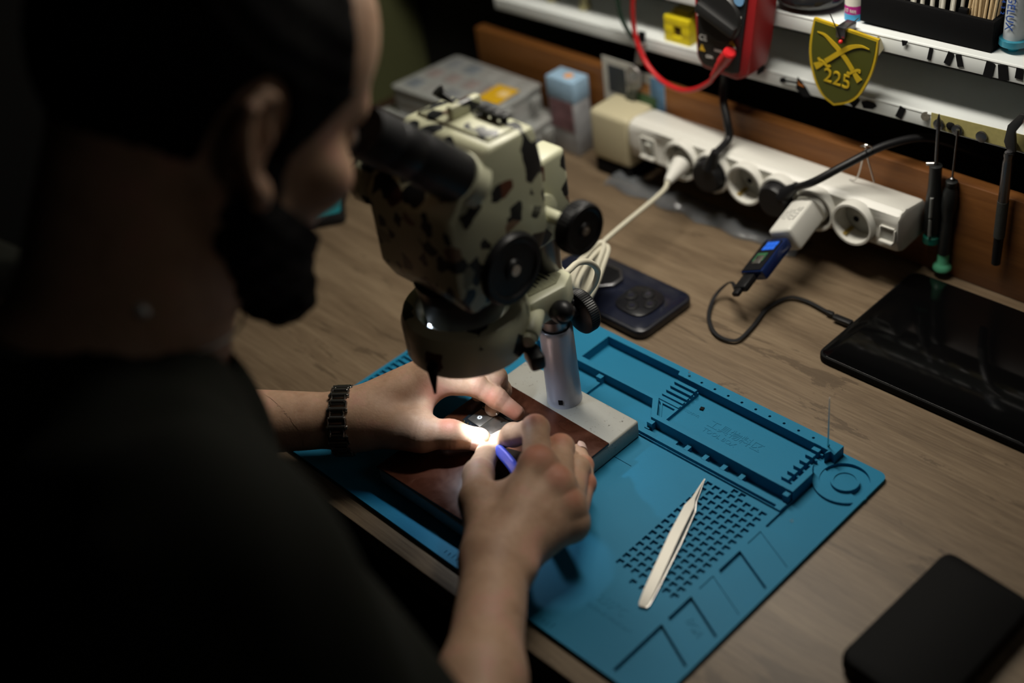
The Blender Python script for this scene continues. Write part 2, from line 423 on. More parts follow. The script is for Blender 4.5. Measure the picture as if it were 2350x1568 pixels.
b = MB().obox(V((PX, PY, .030)) + V((.1, -.155, 0)).normalized() * .0156, (.0038, .0009, .0050), (.155, .1, 0), (.1, -.155, 0), 0)
tag(obj('paint_chip', b, MATTE, ms), 'black chip in the silver paint')
obj('pillar_tube', MB().cyl((PX, PY, .098), (PX, PY, .274), .0120, n=36, bev=.001), DSTEEL, ms)
# focus block riding on the pillar
fb = obj('focus_block', MB().box((-.700, .556, .203), (-.640, .6030, .2790), .005, 3), CAMO2, ms)
b = MB().cyl((-.6405, .568, .2376), (-.6360, .568, .2376), .0150, n=30, bev=.001).cyl((-.638, .568, .2376), (-.602, .568, .2376), .0058, n=20)
obj('focus_shaft', b, CREAMC, fb)
def knob(p, ax, r, th, parent, n=44, name='focus_knob', screw=True):
    ax = V(ax).normalized(); p = V(p)
    x, y, z = frame(ax); bm = bmesh.new(); rings = []
    for t, k in ((0, .80), (th * .12, .97), (th * .2, 1), (th * .86, 1), (th, .93), (th, .80), (th * .93, .74), (th * .93, .30), (th * 1.02, .26), (th * 1.02, .02)):
        rr = []
        for i in range(n * 2):
            a = math.pi * i / n; g = (1 if i % 2 else .975) if .1 < t / th < .9 else 1
            rr.append(bm.verts.new(p + z * t + (x * math.cos(a) + y * math.sin(a)) * r * k * g))
        rings.append(rr)
    for q, s in zip(rings, rings[1:]):
        for i in range(2 * n): bm.faces.new((q[i], q[(i + 1) % (2 * n)], s[(i + 1) % (2 * n)], s[i]))
    bm.faces.new(rings[0][::-1]); bm.faces.new(rings[-1])
    o = obj(name, MB().add(bm), BLACK, parent, 30)
    if screw: obj('screw', MB().cyl(p + z * th * 1.0, p + z * th * 1.06, r * .16, n=16).cyl(p + z * th * 1.05, p + z * th * 1.10, r * .09, n=6), STEEL, o)
    return o
knob((-.6070, .568, .2376), (1, 0, 0), .0215, .0150, fb)
# slotted clamp at the top of the block and arm to the body
obj('head_arm', MB().box((-.694, .530, .212), (-.652, .562, .262), .003), CAMO, ms)

# body: side profile pushed across the width
prof = [(.5120, .3250), (.5600, .3220), (.5640, .2900), (.5620, .2350), (.5450, .2050), (.5320, .1980), (.4750, .1980), (.4640, .2200), (.4640, .2850), (.4800, .3000), (.4950, .3080)]
b = MB().prism([(-.7190, y, z) for y, z in prof], (.0940, 0, 0), .0045)
hd = obj('body_housing', b, CAMO, ms)
# raised cover plate and bracket on top
b = MB().obox(V((-.672, .5330, .3245)), (.080, .026, .0030), (1, 0, 0), (0, 1, -.06), .0015)
b.obox(V((-.6790, .5400, .3310)), (.007, .030, .0110), (1, 0, 0), (0, 1, -.06), .002)
obj('cover_plate', b, CAMO, ms)
b = MB().tube([(-0.7000, 0.5340, 0.3418), (-0.6980, 0.5355, 0.3381), (-0.6920, 0.5373, 0.3346), (-0.6860, 0.5391, 0.3311), (-0.6820, 0.5408, 0.3264)], lambda t: .0052 - .0034 * min(1, t * 1.6), 12)
for q in range(3): b.cyl((-.665 + .010 * q, .548, .324), (-.665 + .010 * q, .548, .333), .0030, n=10)
b.obox((-.655, .5475, .3300), (.030, .009, .004), (1, 0, 0), (0, 1, 0), .001)
obj('top_lever', b, BLACK, ms)
# zoom drum and its knobs on both sides
zk = knob((-.6440, .5160, .2200), (1, 0, 0), .0300, .0250, ms, 40, 'zoom_knob', False)
obj('screw', MB().cyl((-.6195, .5160, .2200), (-.6175, .5160, .2200), .0045, n=16), STEEL, zk)
knob((-.7160, .5000, .2150), (-1, 0, 0), .0240, .012, ms, 40, 'zoom_knob', False)
b = MB().lathe((-.7180, .4790, .2850), (-1, 0, 0), [(0, .021), (.014, .021), (.018, .017), (.018, .001)], 10)
obj('side_prism_housing', b, CAMO, ms)
# eyepiece tubes
dr = (V((0, .4167, .3837)) - V((0, .4930, .3050))).normalized()
for x in (-.640, -.704):
    p0 = V((x, .4950, .3040))
    obj('tube_collar', MB().lathe(p0 - dr * .004, dr, [(-.006, .0212), (.0065, .0212), (.0080, .0195), (.0080, .001)], 32), CREAMC, ms)
    ey = obj('eyepiece', MB().lathe(p0 + dr * .007, dr, [(0, .0198), (.030, .0192), (.048, .0184), (.049, .0180), (.052, .0180), (.053, .0183), (.070, .0179), (.071, .0174)], 36), BLACK, ms)
    obj('eyecup', MB().lathe(p0 + dr * .077, dr, [(0, .0172), (.003, .0179), (.020, .0176), (.026, .0165), (.026, .013), (.022, .011), (.022, .001)], 36), RUBBER, ey)
# objective
b = MB().lathe((AX, AY, .204), (0, 0, -1), [(0, .0365), (.010, .0350), (.012, .0345), (.014, .0335), (.034, .0325), (.040, .0300), (.040, .022), (.037, .020), (.037, .001)], 44)
obj('objective', b, mat('satin_black', (.018, .018, .022), .35), ms)
# ring light housing with bracket back to the pillar
rl = thing('ring_lamp', None, None, (AX, AY, .13)); attach(rl, ms); del_loc = rl
b = MB().lathe((AX, AY, .1370), (0, 0, 1), [(0, .047), (0, .0505), (.003, .0525), (.030, .0525), (.0375, .0500), (.0390, .047), (.0390, .0400), (.036, .0380), (.002, .0380), (0, .040), (0, .047)], 64, cap=False)
hs = obj('ring_light_housing', b, CAMO2, ms)
bpy.data.objects.remove(rl)
b = MB().prism([(-.692, .592, .140), (-.638, .592, .140), (-.629, .575, .140), (-.634, .538, .140), (-.656, .524, .140), (-.700, .545, .140)], (0, 0, .027), .004)
br = obj('lamp_bracket', b, CREAMC, ms)
b = MB().prism([(-.686, .584, .1673), (-.643, .584, .1673), (-.637, .572, .1673), (-.642, .546, .1673), (-.684, .552, .1673)], (0, 0, .0006))
obj('name_plate', b, mat('plate_print', (.30, .30, .20), .4, .2, var=.7, vs=700, stretch=(.25, 3, 1)), br)
for k in range(6): obj('plate_lettering', MB().box((-.680, .5795 - .0045 * k, .1677), (-.650 + .002 * (k % 3), .5810 - .0045 * k, .1680)), BLACK, br)
b = MB().cyl((-.640, .548, .152), (-.622, .522, .150), .0085, n=20, bev=.002)
obj('tube_joint', b, CREAMC, br)
obj('joint_cap', MB().cyl((-.624, .526, .150), (-.618, .517, .1498), .0060, n=14, bev=.001), CREAMC, br)
obj('clamp_screw', MB().cyl((-.640, .566, .146), (-.618, .560, .150), .0085, n=18, bev=.002).ball((-.622, .562, .152), (.010, .009, .009)), BLACK, br)
obj('clamp_screw', MB().obox((-.616, .520, .134), (.022, .013, .014), (1, -.5, 0), (.5, 1, 0), .003), BLACK, br)
b = MB().cyl((-.6590, .4530, .150), (-.6560, .4480, .150), .0045, n=12).cyl((-.6570, .4490, .1500), (-.6530, .4440, .1280), .0048, .0010, n=14)
obj('lock_screw', b, MATTE, hs)
b = MB().lathe((AX, AY, .1395), (0, 0, 1), [(0, .0378), (.010, .0378), (.012, .0345), (.012, .034), (0, .036)], 48, cap=False)
obj('reflector', b, mat('white_reflector', (.8, .85, .9), .3), hs)
LED = mat('led_lens', (.9, .95, 1), .2, emit=(.75, .87, 1.0), es=60)
def led(p, r):
    d = (V((-.668, .499, .03)) - V(p)).normalized()
    o = obj('led_module', MB().cyl(V(p) - d * .003, V(p) + d * .003, r * 1.5, n=16).cyl(V(p) + d * .0025, V(p) + d * .004, r * 1.1, n=16), DSTEEL, hs)
    e = obj('led_lens', MB().ball(V(p) + d * .005, r, seg=16), LED, hs)
    return o
led((-.7030, .4900, .1535), .0034)
sp = bpy.data.lights.new('ring_light_beam', 'SPOT'); sp.energy = 6.5; sp.color = (.80, .89, 1.0); sp.spot_size = math.radians(24); sp.spot_blend = 1.0; sp.shadow_soft_size = .004
so = bpy.data.objects.new('ring_light_beam', sp); SC.collection.objects.link(so); so.location = (-.6920, .4915, .1350)
so.rotation_euler = (V((-.6590, .4890, .037)) - so.location).to_track_quat('-Z', 'Y').to_euler(); attach(so, ms)
sp2 = sp.copy(); sp2.energy = .75; sp2.spot_size = math.radians(105); s2o = bpy.data.objects.new('ring_light_glow', sp2); SC.collection.objects.link(s2o); s2o.location = (-.6920, .4915, .1350)
s2o.rotation_euler = so.rotation_euler; attach(s2o, ms)
# pillar clamp collar and its serrated knob
cl = obj('pillar_collar', MB().lathe((PX, PY, .118), (0, 0, 1), [(0, .0165), (.001, .0175), (.030, .0175), (.031, .0165)], 32).box((-.662, .585, .1185), (-.648, .603, .1285), .002), BLACK, ms)
cl.scale = (1, 1, 1)
obj('clamp_stem', MB().cyl((-.6500, .5960, .1180), (-.6500, .6060, .1170), .006, n=16), BLACK, cl)
knob((-.6490, .6010, .1125), (0.1, 1, 0), .0200, .0120, cl, 60, 'clamp_knob', False)

# brown board lying on the base plate
BRN = mat('brown_textolite', (.085, .022, .009), .28, bump=.12, bs=90)
nt = BRN.node_tree; bb = nt.nodes['Principled BSDF']
n1 = noise(nt, 22, (1, 1, 1), 8, 1.2, .65); n2 = noise(nt, 30, (9, 1, 1), 6, 2.0, .6)
c = ramp(nt, n1, [(.35, (.026, .007, .003)), (.55, (.052, .014, .006)), (.75, (.085, .028, .010))])
c = mixc(nt, ramp(nt, n2, [(.62, (0, 0, 0)), (.75, (.35, .35, .35))]), c, (.13, .07, .04)); nt.links.new(c, bb.inputs['Base Color']); bb.inputs['Specular IOR Level'].default_value = .3
nt.links.new(ramp(nt, n1, [(.35, (.22, .22, .22)), (.7, (.45, .45, .45))]), bb.inputs['Roughness'])
o = obj('work_board', MB().prism([(-.7262, .4180, .0224), (-.5880, .4225, .0224), (-.5862, .5640, .0224), (-.7150, .5665, .0224), (-.7262, .5640, .0224)], (0, 0, .0026), .0005), BRN)
tag(o, 'worn brown laminate board covering the front of the microscope base', 'board')


# ------------------------------------------------------------------ power strip, plugs, cables
ps = thing('power_strip', 'white six socket power strip along the orange board', 'power strip', (-.69, .94, .038))
SX = [-.7935, -.7505, -.7078, -.6652, -.6222, -.5785]; SZ = .0635; FY = .916
def strip_body():
    pr = [(.9685, .0420), (.9685, .0740), (.9600, .0835), (.9300, .0885), (.9215, .0870), (.9160, .0800), (.9160, .0560), (.9200, .0430), (.9300, .0395)]
    b = MB().prism([(-.8720, y, z) for y, z in pr], (.3410, 0, 0), .0045)
    return b
b = strip_body()
sb = obj('strip_housing', b, WHITE, ps)
cutb = MB()
for x in SX: cutb.cyl((x, FY - .01, SZ), (x, FY + .0145, SZ), .0193, n=40)
cut = obj('cutter', cutb, WHITE); md = sb.modifiers.new('wells', 'BOOLEAN'); md.operation = 'DIFFERENCE'; md.solver = 'EXACT'; md.object = cut
dg = bpy.context.evaluated_depsgraph_get(); nm = bpy.data.meshes.new_from_object(sb.evaluated_get(dg), depsgraph=dg)
sb.modifiers.clear(); sb.data = nm; bpy.data.objects.remove(cut)
SOCK = mat('socket_interior', (.40, .40, .36), .45)
for k, x in enumerate(SX):
    s = obj('socket', MB().lathe((x, FY + .002, SZ), (0, -1, 0), [(0, .0232), (.0060, .0232), (.0085, .0222), (.0085, .0200), (.0065, .0193), (-.0020, .0193), (-.0020, .0232), (0, .0232)], 44, cap=False), WHITE, ps)
    obj('socket_well', MB().lathe((x, FY + .0140, SZ), (0, -1, 0), [(0, .0192), (.0006, .0192), (.0006, .001)], 36), SOCK, s)
    if k in (2, 5):
        h = MB().cyl((x - .0070, FY + .0130, SZ - .0060), (x - .0070, FY + .0136, SZ - .0060), .0032, n=14)
        obj('contact_hole', h, MATTE, s); obj('contact_hole', MB().cyl((x + .0070, FY + .0130, SZ + .0060), (x + .0070, FY + .0136, SZ + .0060), .0032, n=14), MATTE, s)
        obj('earth_clip', MB().obox((x - .0090, FY + .0040, SZ - .0150), (.0040, .0150, .0016), (1, 0, -.3), (0, 1, 0), .0003), BRASS, s)
def recess(x, w, h, name='switch_window'):
    f = MB()
    for lo, hi in (((x - w, FY - .0018, SZ + h), (x + w, FY + .0004, SZ + h + .0015)), ((x - w, FY - .0045, SZ - h - .0030), (x + w, FY + .0004, SZ - h)), ((x - w - .0015, FY - .0018, SZ - h), (x - w, FY + .0004, SZ + h)), ((x + w, FY - .0018, SZ - h), (x + w + .0015, FY + .0004, SZ + h))):
        f.box(lo, hi, .0004)
    o = obj(name, f, WHITE, ps); obj('window_panel', MB().box((x - w, FY - .0003, SZ - h), (x + w, FY + .0006, SZ + h)), mat('grey_panel', (.36, .36, .33), .5), o)
    return o
recess(-.5420, .0072, .0068); r = recess(-.8420, .0095, .0105, 'rocker_frame')
obj('rocker_switch', MB().obox((-.8400, FY - .0015, SZ), (.008, .004, .014), (1, 0, 0), (0, 1, .2), .001), SOCK, r)

def plug(name, x, lab, mt, direction, path, r, cat='plug', plug_r=.0185, cyl_len=.016):
    t = thing(name, lab, cat, (x, FY - .01, SZ))
    b = MB().lathe((x, FY - .0010, SZ), (0, -1, 0), [(0, plug_r * .96), (cyl_len * .7, plug_r), (cyl_len, plug_r * .85), (cyl_len, .001)], 30)
    d = V(direction).normalized(); c = V((x, FY - cyl_len * .7, SZ))
    b.lathe(c + d * plug_r * .6, d, [(0, .0085), (.010, .0070), (.019, .0050), (.024, .0045)], 18)
    obj('plug_body', b, mt, t)
    obj('cord', MB().tube([tuple(c + d * (plug_r * .6 + .020))] + path, r, 12), mt, t)
    return t
plug('power_plug', SX[1], 'black round power plug whose cord loops up left of the plaque', BLACK, (.35, 0, 1),
     [(-.7420, .9300, .0985), (-.7470, .9350, .1150), (-.7620, .9480, .1330), (-.7870, .985, .1480), (-.815, 1.02, .150)], .0042)
plug('power_plug', SX[3], 'black round power plug whose cord rises right through a wire hook', BLACK, (.8, .1, .75),
     [(-.6190, .905, .1010), (-.5960, .925, .1180), (-.5740, .955, .1310), (-.548, .985, .1330), (-.515, 1.005, .120), (-.49, 1.02, .105)], .0040)
wp = thing('power_plug', 'white power plug in the leftmost socket with its coiled white cord', 'plug', (SX[0], FY - .01, SZ))
CRD = mat('ivory_cable', (.56, .53, .42), .45)
b = MB().lathe((SX[0], FY + .0110, SZ), (0, -1, 0), [(0, .013), (.012, .0120), (.014, .010), (.014, .001)], 28)
b.lathe((SX[0] + .002, FY - .006, SZ - .002), (.25, -1, -.12), [(0, .0105), (.012, .0085), (.024, .0060), (.032, .0042)], 18)
obj('plug_body', b, WHITE, wp)
b = MB().tube([(SX[0] + .009, FY - .036, SZ - .006), (-.7790, .8600, .0540), (-0.7680, 0.7568, 0.0529), (-0.7560, 0.7234, 0.0449), (-0.7480, 0.7039, 0.0342)], .0026, 10)
obj('cord', b, CRD, wp)
for k, (dx, dz) in enumerate(((0, 0), (.0045, .002), (-.004, .0035), (.001, .0060))):
    b = MB().tube([(-0.7400, 0.6967, 0.0303), (-0.7420, 0.6893, 0.0522), (-0.7500, 0.7160, 0.0620), (-0.7560, 0.7434, 0.0619), (-0.7500, 0.7443, 0.0606), (-0.7420, 0.7271, 0.0537), (-0.7360, 0.7091, 0.0431), (-0.7360, 0.6971, 0.0328)], .0026, 8)
    bmesh.ops.translate(b.bm, verts=b.bm.verts, vec=(dx, -.001 * k, dz)); obj('cord_loop', b, CRD, wp)
b = MB().tube([(-.6605, .5985, .158), (-0.6560, 0.6011, 0.1534), (-0.6600, 0.6196, 0.1511), (-0.6650, 0.6383, 0.1393), (-0.6700, 0.6522, 0.1210), (-0.6740, 0.6519, 0.1062), (-0.6780, 0.6458, 0.0966), (-0.6820, 0.6421, 0.0883), (-0.6900, 0.6444, 0.0760)], .0028, 10)
tag(obj('lamp_cord', b, CRD), 'short ivory cord arching from the microscope pillar over the navy phone', 'cord')

# charger, tester, flat cable
ch = thing('usb_charger', 'white usb charger plugged into the fifth socket', 'charger', (-.62, .90, .06))
cdr = V((.02, -1, -.24)).normalized(); cxv = V((.82, 0.02, .38)).normalized()
cc = V((SX[4] - .0035, FY - .001, SZ + .002)); LEN = .050
yv = cdr.cross(cxv).normalized()
b = MB().obox(cc + cdr * (LEN / 2 + .004), (.028, LEN, .0270), cxv, -cdr, .0035, 3)
obj('charger_body', b, WHITE, ch)
b = MB().lathe(cc, cdr, [(-.001, .0178), (.006, .0172), (.006, .001)], 30); obj('plug_face', b, WHITE, ch)
up = cxv.cross(-cdr).normalized()
INK = mat('grey_ink', (.16, .16, .16), .6)
b = MB()
top = cc + cdr * (LEN / 2 + .004) + up * .0136
for q, (s, tx) in enumerate(((.0022, 'MODEL: HW-050200'), (.0040, 'CE  X  &  R'), (.0020, 'INPUT: 100-240V'), (.0020, 'OUTPUT: 5V = 2A'), (.0017, 'MADE IN CHINA'))):
    b.text(tx, s, top + cxv * (.0095 - .0042 * q), cdr, cxv, .00015)
obj('printed_text', b, INK, ch)
te = thing('usb_tester', 'blue cased usb power tester with lit display on the white charger', 'usb tester', (-.62, .84, .05))
e0 = cc + cdr * (LEN + .004); TL = .050
BLUET = mat('blue_translucent', (.008, .022, .10), .15, trans=.35, coat=.5)
obj('case', MB().obox(e0 + cdr * (TL / 2 + .002), (.0285, TL, .0120), cxv, -cdr, .002), BLUET, te)
tt = e0 + up * .0062
obj('circuit_window', MB().obox(tt + cdr * (TL / 2 + .004), (.0240, TL * .86, .0008), cxv, -cdr), MATTE, te)
SCR = mat('blue_screen', (.02, .10, .5), .3, emit=(.01, .16, .95), es=.32)
for r_ in range(2):
    for c_ in range(3):
        obj('display_digit', MB().obox(tt + up * .0008 + cdr * (.012 + .0062 * r_) + cxv * (.0058 - .0052 * c_), (.0046, .0056, .0004), cxv, -cdr), SCR, te)
obj('circuit_board', MB().obox(tt + up * .0008 + cdr * .032, (.013, .012, .0006), cxv, -cdr, 0), mat('green_pcb', (.03, .12, .05), .4), te)
obj('usb_shell', MB().obox(tt + up * .0005 + cdr * .036 + cxv * .001, (.010, .012, .002), cxv, -cdr, .0004), STEEL, te)
cb = thing('flat_charging_cable', 'black flat charging cable running from the blue tester to the tablet', 'cable', (-.62, .80, 0))
e1 = e0 + cdr * (TL + .002)
obj('usb_plug', MB().obox(e1 + cdr * .010, (.0150, .020, .0075), cxv, -cdr, .002).obox(e1 + cdr * .023, (.008, .010, .005), cxv, -cdr, .0015), BLACK, cb)
b = MB().tube([tuple(e1 + cdr * .024), (-0.6496, 0.8132, 0.0220), (-0.6606, 0.8076, 0.0100), (-0.6590, 0.7936, 0.0040), (-0.6451, 0.7720, 0.0035), (-0.6240, 0.7575, 0.0035), (-0.6037, 0.7616, 0.0035), (-0.6047, 0.7886, 0.0035), (-0.6105, 0.8185, 0.0038), (-0.6047, 0.8445, 0.0040), (-0.5875, 0.8506, 0.0040), (-0.5600, 0.8471, 0.0045), (-0.5459, 0.8445, 0.0050)], (.0021, .0009), 10, flat=(0, 0, 1))
obj('cord', b, RUBBER, cb)
obj('charge_plug', MB().obox((-0.5409, 0.8436, 0.0052), (.020, .0075, .0048), (1, .02, 0), (0, 1, 0), .0016).obox((-0.5568, 0.8460, 0.0050), (.008, .005, .0038), (1, 0, 0), (0, 1, 0), .001), BLACK, cb)

# wire hook standing on the strip and holding the cord
b = MB().tube([(-0.6048, 0.9450, 0.0881), (-0.5989, 0.9450, 0.0891), (-0.5944, 0.9450, 0.1000), (-0.5883, 0.9420, 0.1252), (-0.5788, 0.9300, 0.1397), (-0.5849, 0.9300, 0.1387), (-0.5780, 0.9300, 0.1423), (-0.5783, 0.9400, 0.1331), (-0.5862, 0.9450, 0.1206), (-0.5810, 0.9450, 0.1044), (-0.5775, 0.9450, 0.0943)], .0007, 8, 5)
tag(obj('wire_hook', b, STEEL), 'bent steel wire hook on the power strip holding up a black cord', 'hook')

# bubble strip below the power strip
CLEARP = mat('clear_wrinkled_plastic', (.62, .66, .70), .12, trans=.88, bump=.8, bs=150)
random.seed(4)
b = MB()
xs = [-.905 + .0105 * k for k in range(26)]
bm = bmesh.new(); R = []
for k, x in enumerate(xs):
    wv = .006 * math.sin(k * .9) + .004 * math.sin(k * 2.3); y0 = .905 + .003 * math.sin(k * 1.3); y1 = .940
    R.append([bm.verts.new((x, y0 + (y1 - y0) * j / 6 + random.uniform(-.001, .001), .001 + (.008 + wv * .5) * math.sin(math.pi * j / 6) * (.6 + .4 * (k % 2)))) for j in range(7)])
for p, q in zip(R, R[1:]):
    for j in range(6): bm.faces.new((p[j], p[j + 1], q[j + 1], q[j]))
g = bmesh.ops.extrude_face_region(bm, geom=list(bm.faces)); bmesh.ops.translate(bm, verts=[v for v in g['geom'] if isinstance(v, bmesh.types.BMVert)], vec=(0, 0, .0004))
o = obj('bubble_strip', b.add(bm), CLEARP, sharp=80); tag(o, 'strip of clear crinkled plastic wrap lying under the power strip', 'plastic wrap')

# ------------------------------------------------------------------ things on the desk
def slab(name, pts, z0, z1, r, m, parent, bev=.0015, seg=3):
    """rounded polygon slab"""
    out = []; n = len(pts)
    for i in range(n):
        p = V(pts[i]); a = V(pts[i - 1]); c = V(pts[(i + 1) % n]); u = (a - p).normalized(); v = (c - p).normalized()
        for k in range(7):
            t = k / 6; q = p + u * r * (1 - t) ** 2 + v * r * t ** 2; out.append((q.x, q.y, z0))
    return obj(name, MB().prism(out, (0, 0, z1 - z0), bev), m, parent)
def quad(x0, y0, x1, y1): return [(x0, y0), (x1, y0), (x1, y1), (x0, y1)]
# tablet
tb = thing('tablet', 'black tablet charging beside the wall board, right of the mat', 'tablet', (-.40, .87, 0))
slab('tablet_body', quad(-.5300, .7840, -.2800, .9480), .0010, .0080, .012, mat('tablet_metal', (.004, .004, .004), .7, spec=.12), tb, .0012)
slab('screen_glass', quad(-.5280, .7860, -.2820, .9460), .0080, .0084, .011, mat('black_glass', (.002, .002, .0022), .08, spec=.22), tb, .0002)
b = MB()
for k in range(8):
    o = obj('speaker_hole', MB().cyl((-.4920 + .0035 * k, .7838, .0045), (-.4920 + .0035 * k, .7843, .0045), .0008, n=8), MATTE, tb)
# power bank at the right corner
pb = thing('power_bank', 'thick matte black power bank lying at the near right corner of the desk', 'power bank', (-.26, .57, 0))
slab('bank_shell', [(-.3170, .5050), (-.2390, .4980), (-.2360, .6330), (-.3110, .6400)], .0005, .0180, .012, mat('soft_black_shell', (.0042, .0042, .0042), .7, bump=.1, spec=.12), pb, .004)
obj('usb_port', MB().box((-.2800, .5005, .0070), (-.2660, .5035, .0120), .0005), STEEL, pb)
# navy phone with camera cluster and ring holder
ph = thing('smartphone', 'navy smartphone in a case lying face down behind the microscope', 'phone', (-.74, .75, 0))
PQ = [(-.6760, .7080), (-.6745, .7870), (-.8280, .7900), (-.8300, .7110)]
NAVY = mat('navy_phone_back', (.008, .010, .022), .22, coat=.3)
slab('phone_case', PQ, .0006, .0105, .013, mat('dark_case', (.010, .011, .018), .35), ph, .002)
slab('back_panel', [(-.6790, .7110), (-.6775, .7840), (-.8250, .7870), (-.8270, .7140)], .0105, .0110, .011, NAVY, ph, .0002)
slab('camera_bump', [(-.6900, .7235), (-.6900, .7690), (-.7330, .7700), (-.7330, .7250)], .0110, .0130, .018, mat('camera_island', (.008, .008, .010), .25), ph, .0006)
for x, y in ((-.7235, .7475), (-.7110, .7590), (-.6990, .7475), (-.7115, .7350)):
    l = obj('camera_lens', MB().lathe((x, y, .0130), (0, 0, 1), [(0, .0068), (.0012, .0066), (.0014, .0058), (.0009, .0052), (.0009, .001)], 26), BLACK, ph)
    obj('lens_glass', MB().cyl((x, y, .0138), (x, y, .0142), .0030, n=18), mat('lens_glass', (.02, .02, .03), .04, coat=1), l)
rg = slab('ring_mount', [(-.7600, .7380), (-.7480, .7500), (-.7480, .7640), (-.7600, .7740), (-.7760, .7740), (-.7840, .7640), (-.7840, .7480), (-.7760, .7380)], .0112, .0150, .003, DSTEEL, ph, .0008)
slab('mount_plate', [(-.7600, .7410), (-.7510, .7500), (-.7510, .7630), (-.7600, .7710), (-.7760, .7710), (-.7810, .7630), (-.7810, .7480), (-.7760, .7410)], .0150, .0153, .003, MATTE, rg, .0001)
# second screen device behind the face
tp = thing('tilted_phone', 'black framed device with a teal screen lying by the face', 'phone', (-1.14, .66, 0))
tq = [(-1.0960, .6740), (-1.2100, .7560), (-1.2520, .6980), (-1.1380, .6160)]
slab('device_frame', tq, .0006, .0110, .010, BLACK, tp)
ce = V((-1.174, .686)); slab('teal_screen', [tuple(ce + (V(q) - ce) * .86) for q in tq], .0110, .0114, .006, mat('teal_film', (.010, .16, .19), .4), tp, .0002)

# compartment boxes
CLP = mat('frosted_plastic', (.36, .37, .36), .35, trans=.25, var=.15, vs=30)
def comp_box(label, q, z0, z1, sticker=False):
    t = thing('organizer_box', label, 'storage box', (q[0][0], q[0][1], z0), 'stacked organizer boxes')
    slab('box_tray', q, z0, z1 - .006, .006, CLP, t, .0015)
    c = (V(q[0]) + V(q[2])) / 2
    slab('box_lid', [tuple(c + (V(p) - c) * 1.02) for p in q], z1 - .006, z1, .008, CLP, t, .0015)
    e = V(q[1]) - V(q[0]); f = V(q[3]) - V(q[0])
    for i in range(5):
        for j in range(3):
            p = V(q[0]) + e * (.12 + .19 * i) + f * (.2 + .3 * j)
            random.seed(i * 7 + j); col = random.choice([(.19, .20, .21), (.24, .20, .19), (.27, .27, .26), (.15, .17, .19)])
            obj('compartment_contents', MB().obox((p.x, p.y, z1 + .0002), (e.length * .13, f.length * .2, .0006), (e.x, e.y, 0), (f.x, f.y, 0), .0002), mat('contents_%d' % (int(col[0] * 100)), col, .6), t)
    if sticker:
        p = V(q[0]) + e * .80 + f * .46
        s = obj('yellow_label', MB().obox((p.x, p.y, z1 + .0012), (.034, .040, .0006), (e.x, e.y, 0), (f.x, f.y, 0)), mat('yellow_label', (.62, .36, .01), .5), t)
        obj('label_print', MB().obox((p.x + .006, p.y + .004, z1 + .0017), (.014, .012, .0004), (e.x, e.y, 0), (f.x, f.y, 0)), mat('label_orange', (.75, .55, .25), .5), s)
    for p in (V(q[0]) + e * .98 + f * .3, V(q[0]) + e * .98 + f * .7):
        obj('latch', MB().obox((p.x + .004, p.y, z1 - .010), (.006, .014, .012), (e.x, e.y, 0), (f.x, f.y, 0), .001), CLP, t)
comp_box('lower frosted plastic organizer box in the far left corner of the desk', [(-1.215, .835), (-1.012, .842), (-1.016, .950), (-1.205, .948)], .0006, .0400)
comp_box('upper frosted organizer box with a yellow label, stacked on another', [(-1.195, .842), (-1.030, .850), (-1.034, .945), (-1.185, .945)], .0402, .0760, True)
# small carton
ct = thing('small_carton', 'small pale blue and pink carton standing before the orange board', 'box', (-.99, .947, 0))
obj('carton_body', MB().box((-1.0150, .936, .0006), (-.9720, .962, .0960), .0008), mat('carton_grey', (.34, .35, .37), .6, var=.5, vs=60), ct)
obj('carton_top_band', MB().box((-1.0155, .9355, .0700), (-.9715, .9625, .0965), .0008), mat('carton_blue', (.30, .46, .62), .6, var=.2, vs=80), ct)
obj('carton_picture', MB().box((-1.0125, .9350, .0320), (-.9760, .9362, .0690)), mat('carton_picture', (.16, .08, .09), .6, var=.9, vs=90), ct)
obj('top_sticker', MB().cyl((-.990, .949, .0964), (-.990, .949, .0970), .006, n=16), mat('sticker_orange', (.75, .35, .12), .5), ct)
# beige adapter block
ad = thing('power_adapter', 'beige cube power adapter at the left end of the power strip', 'adapter', (-.905, .945, .02))
obj('adapter_body', MB().box((-.9360, .9210, .0200), (-.8760, .9690, .0830), .007, 4), mat('beige_plastic', (.50, .45, .30), .45), ad)
obj('adapter_base', MB().box((-.9330, .9240, .0006), (-.8790, .9660, .0200), .002), MATTE, ad)
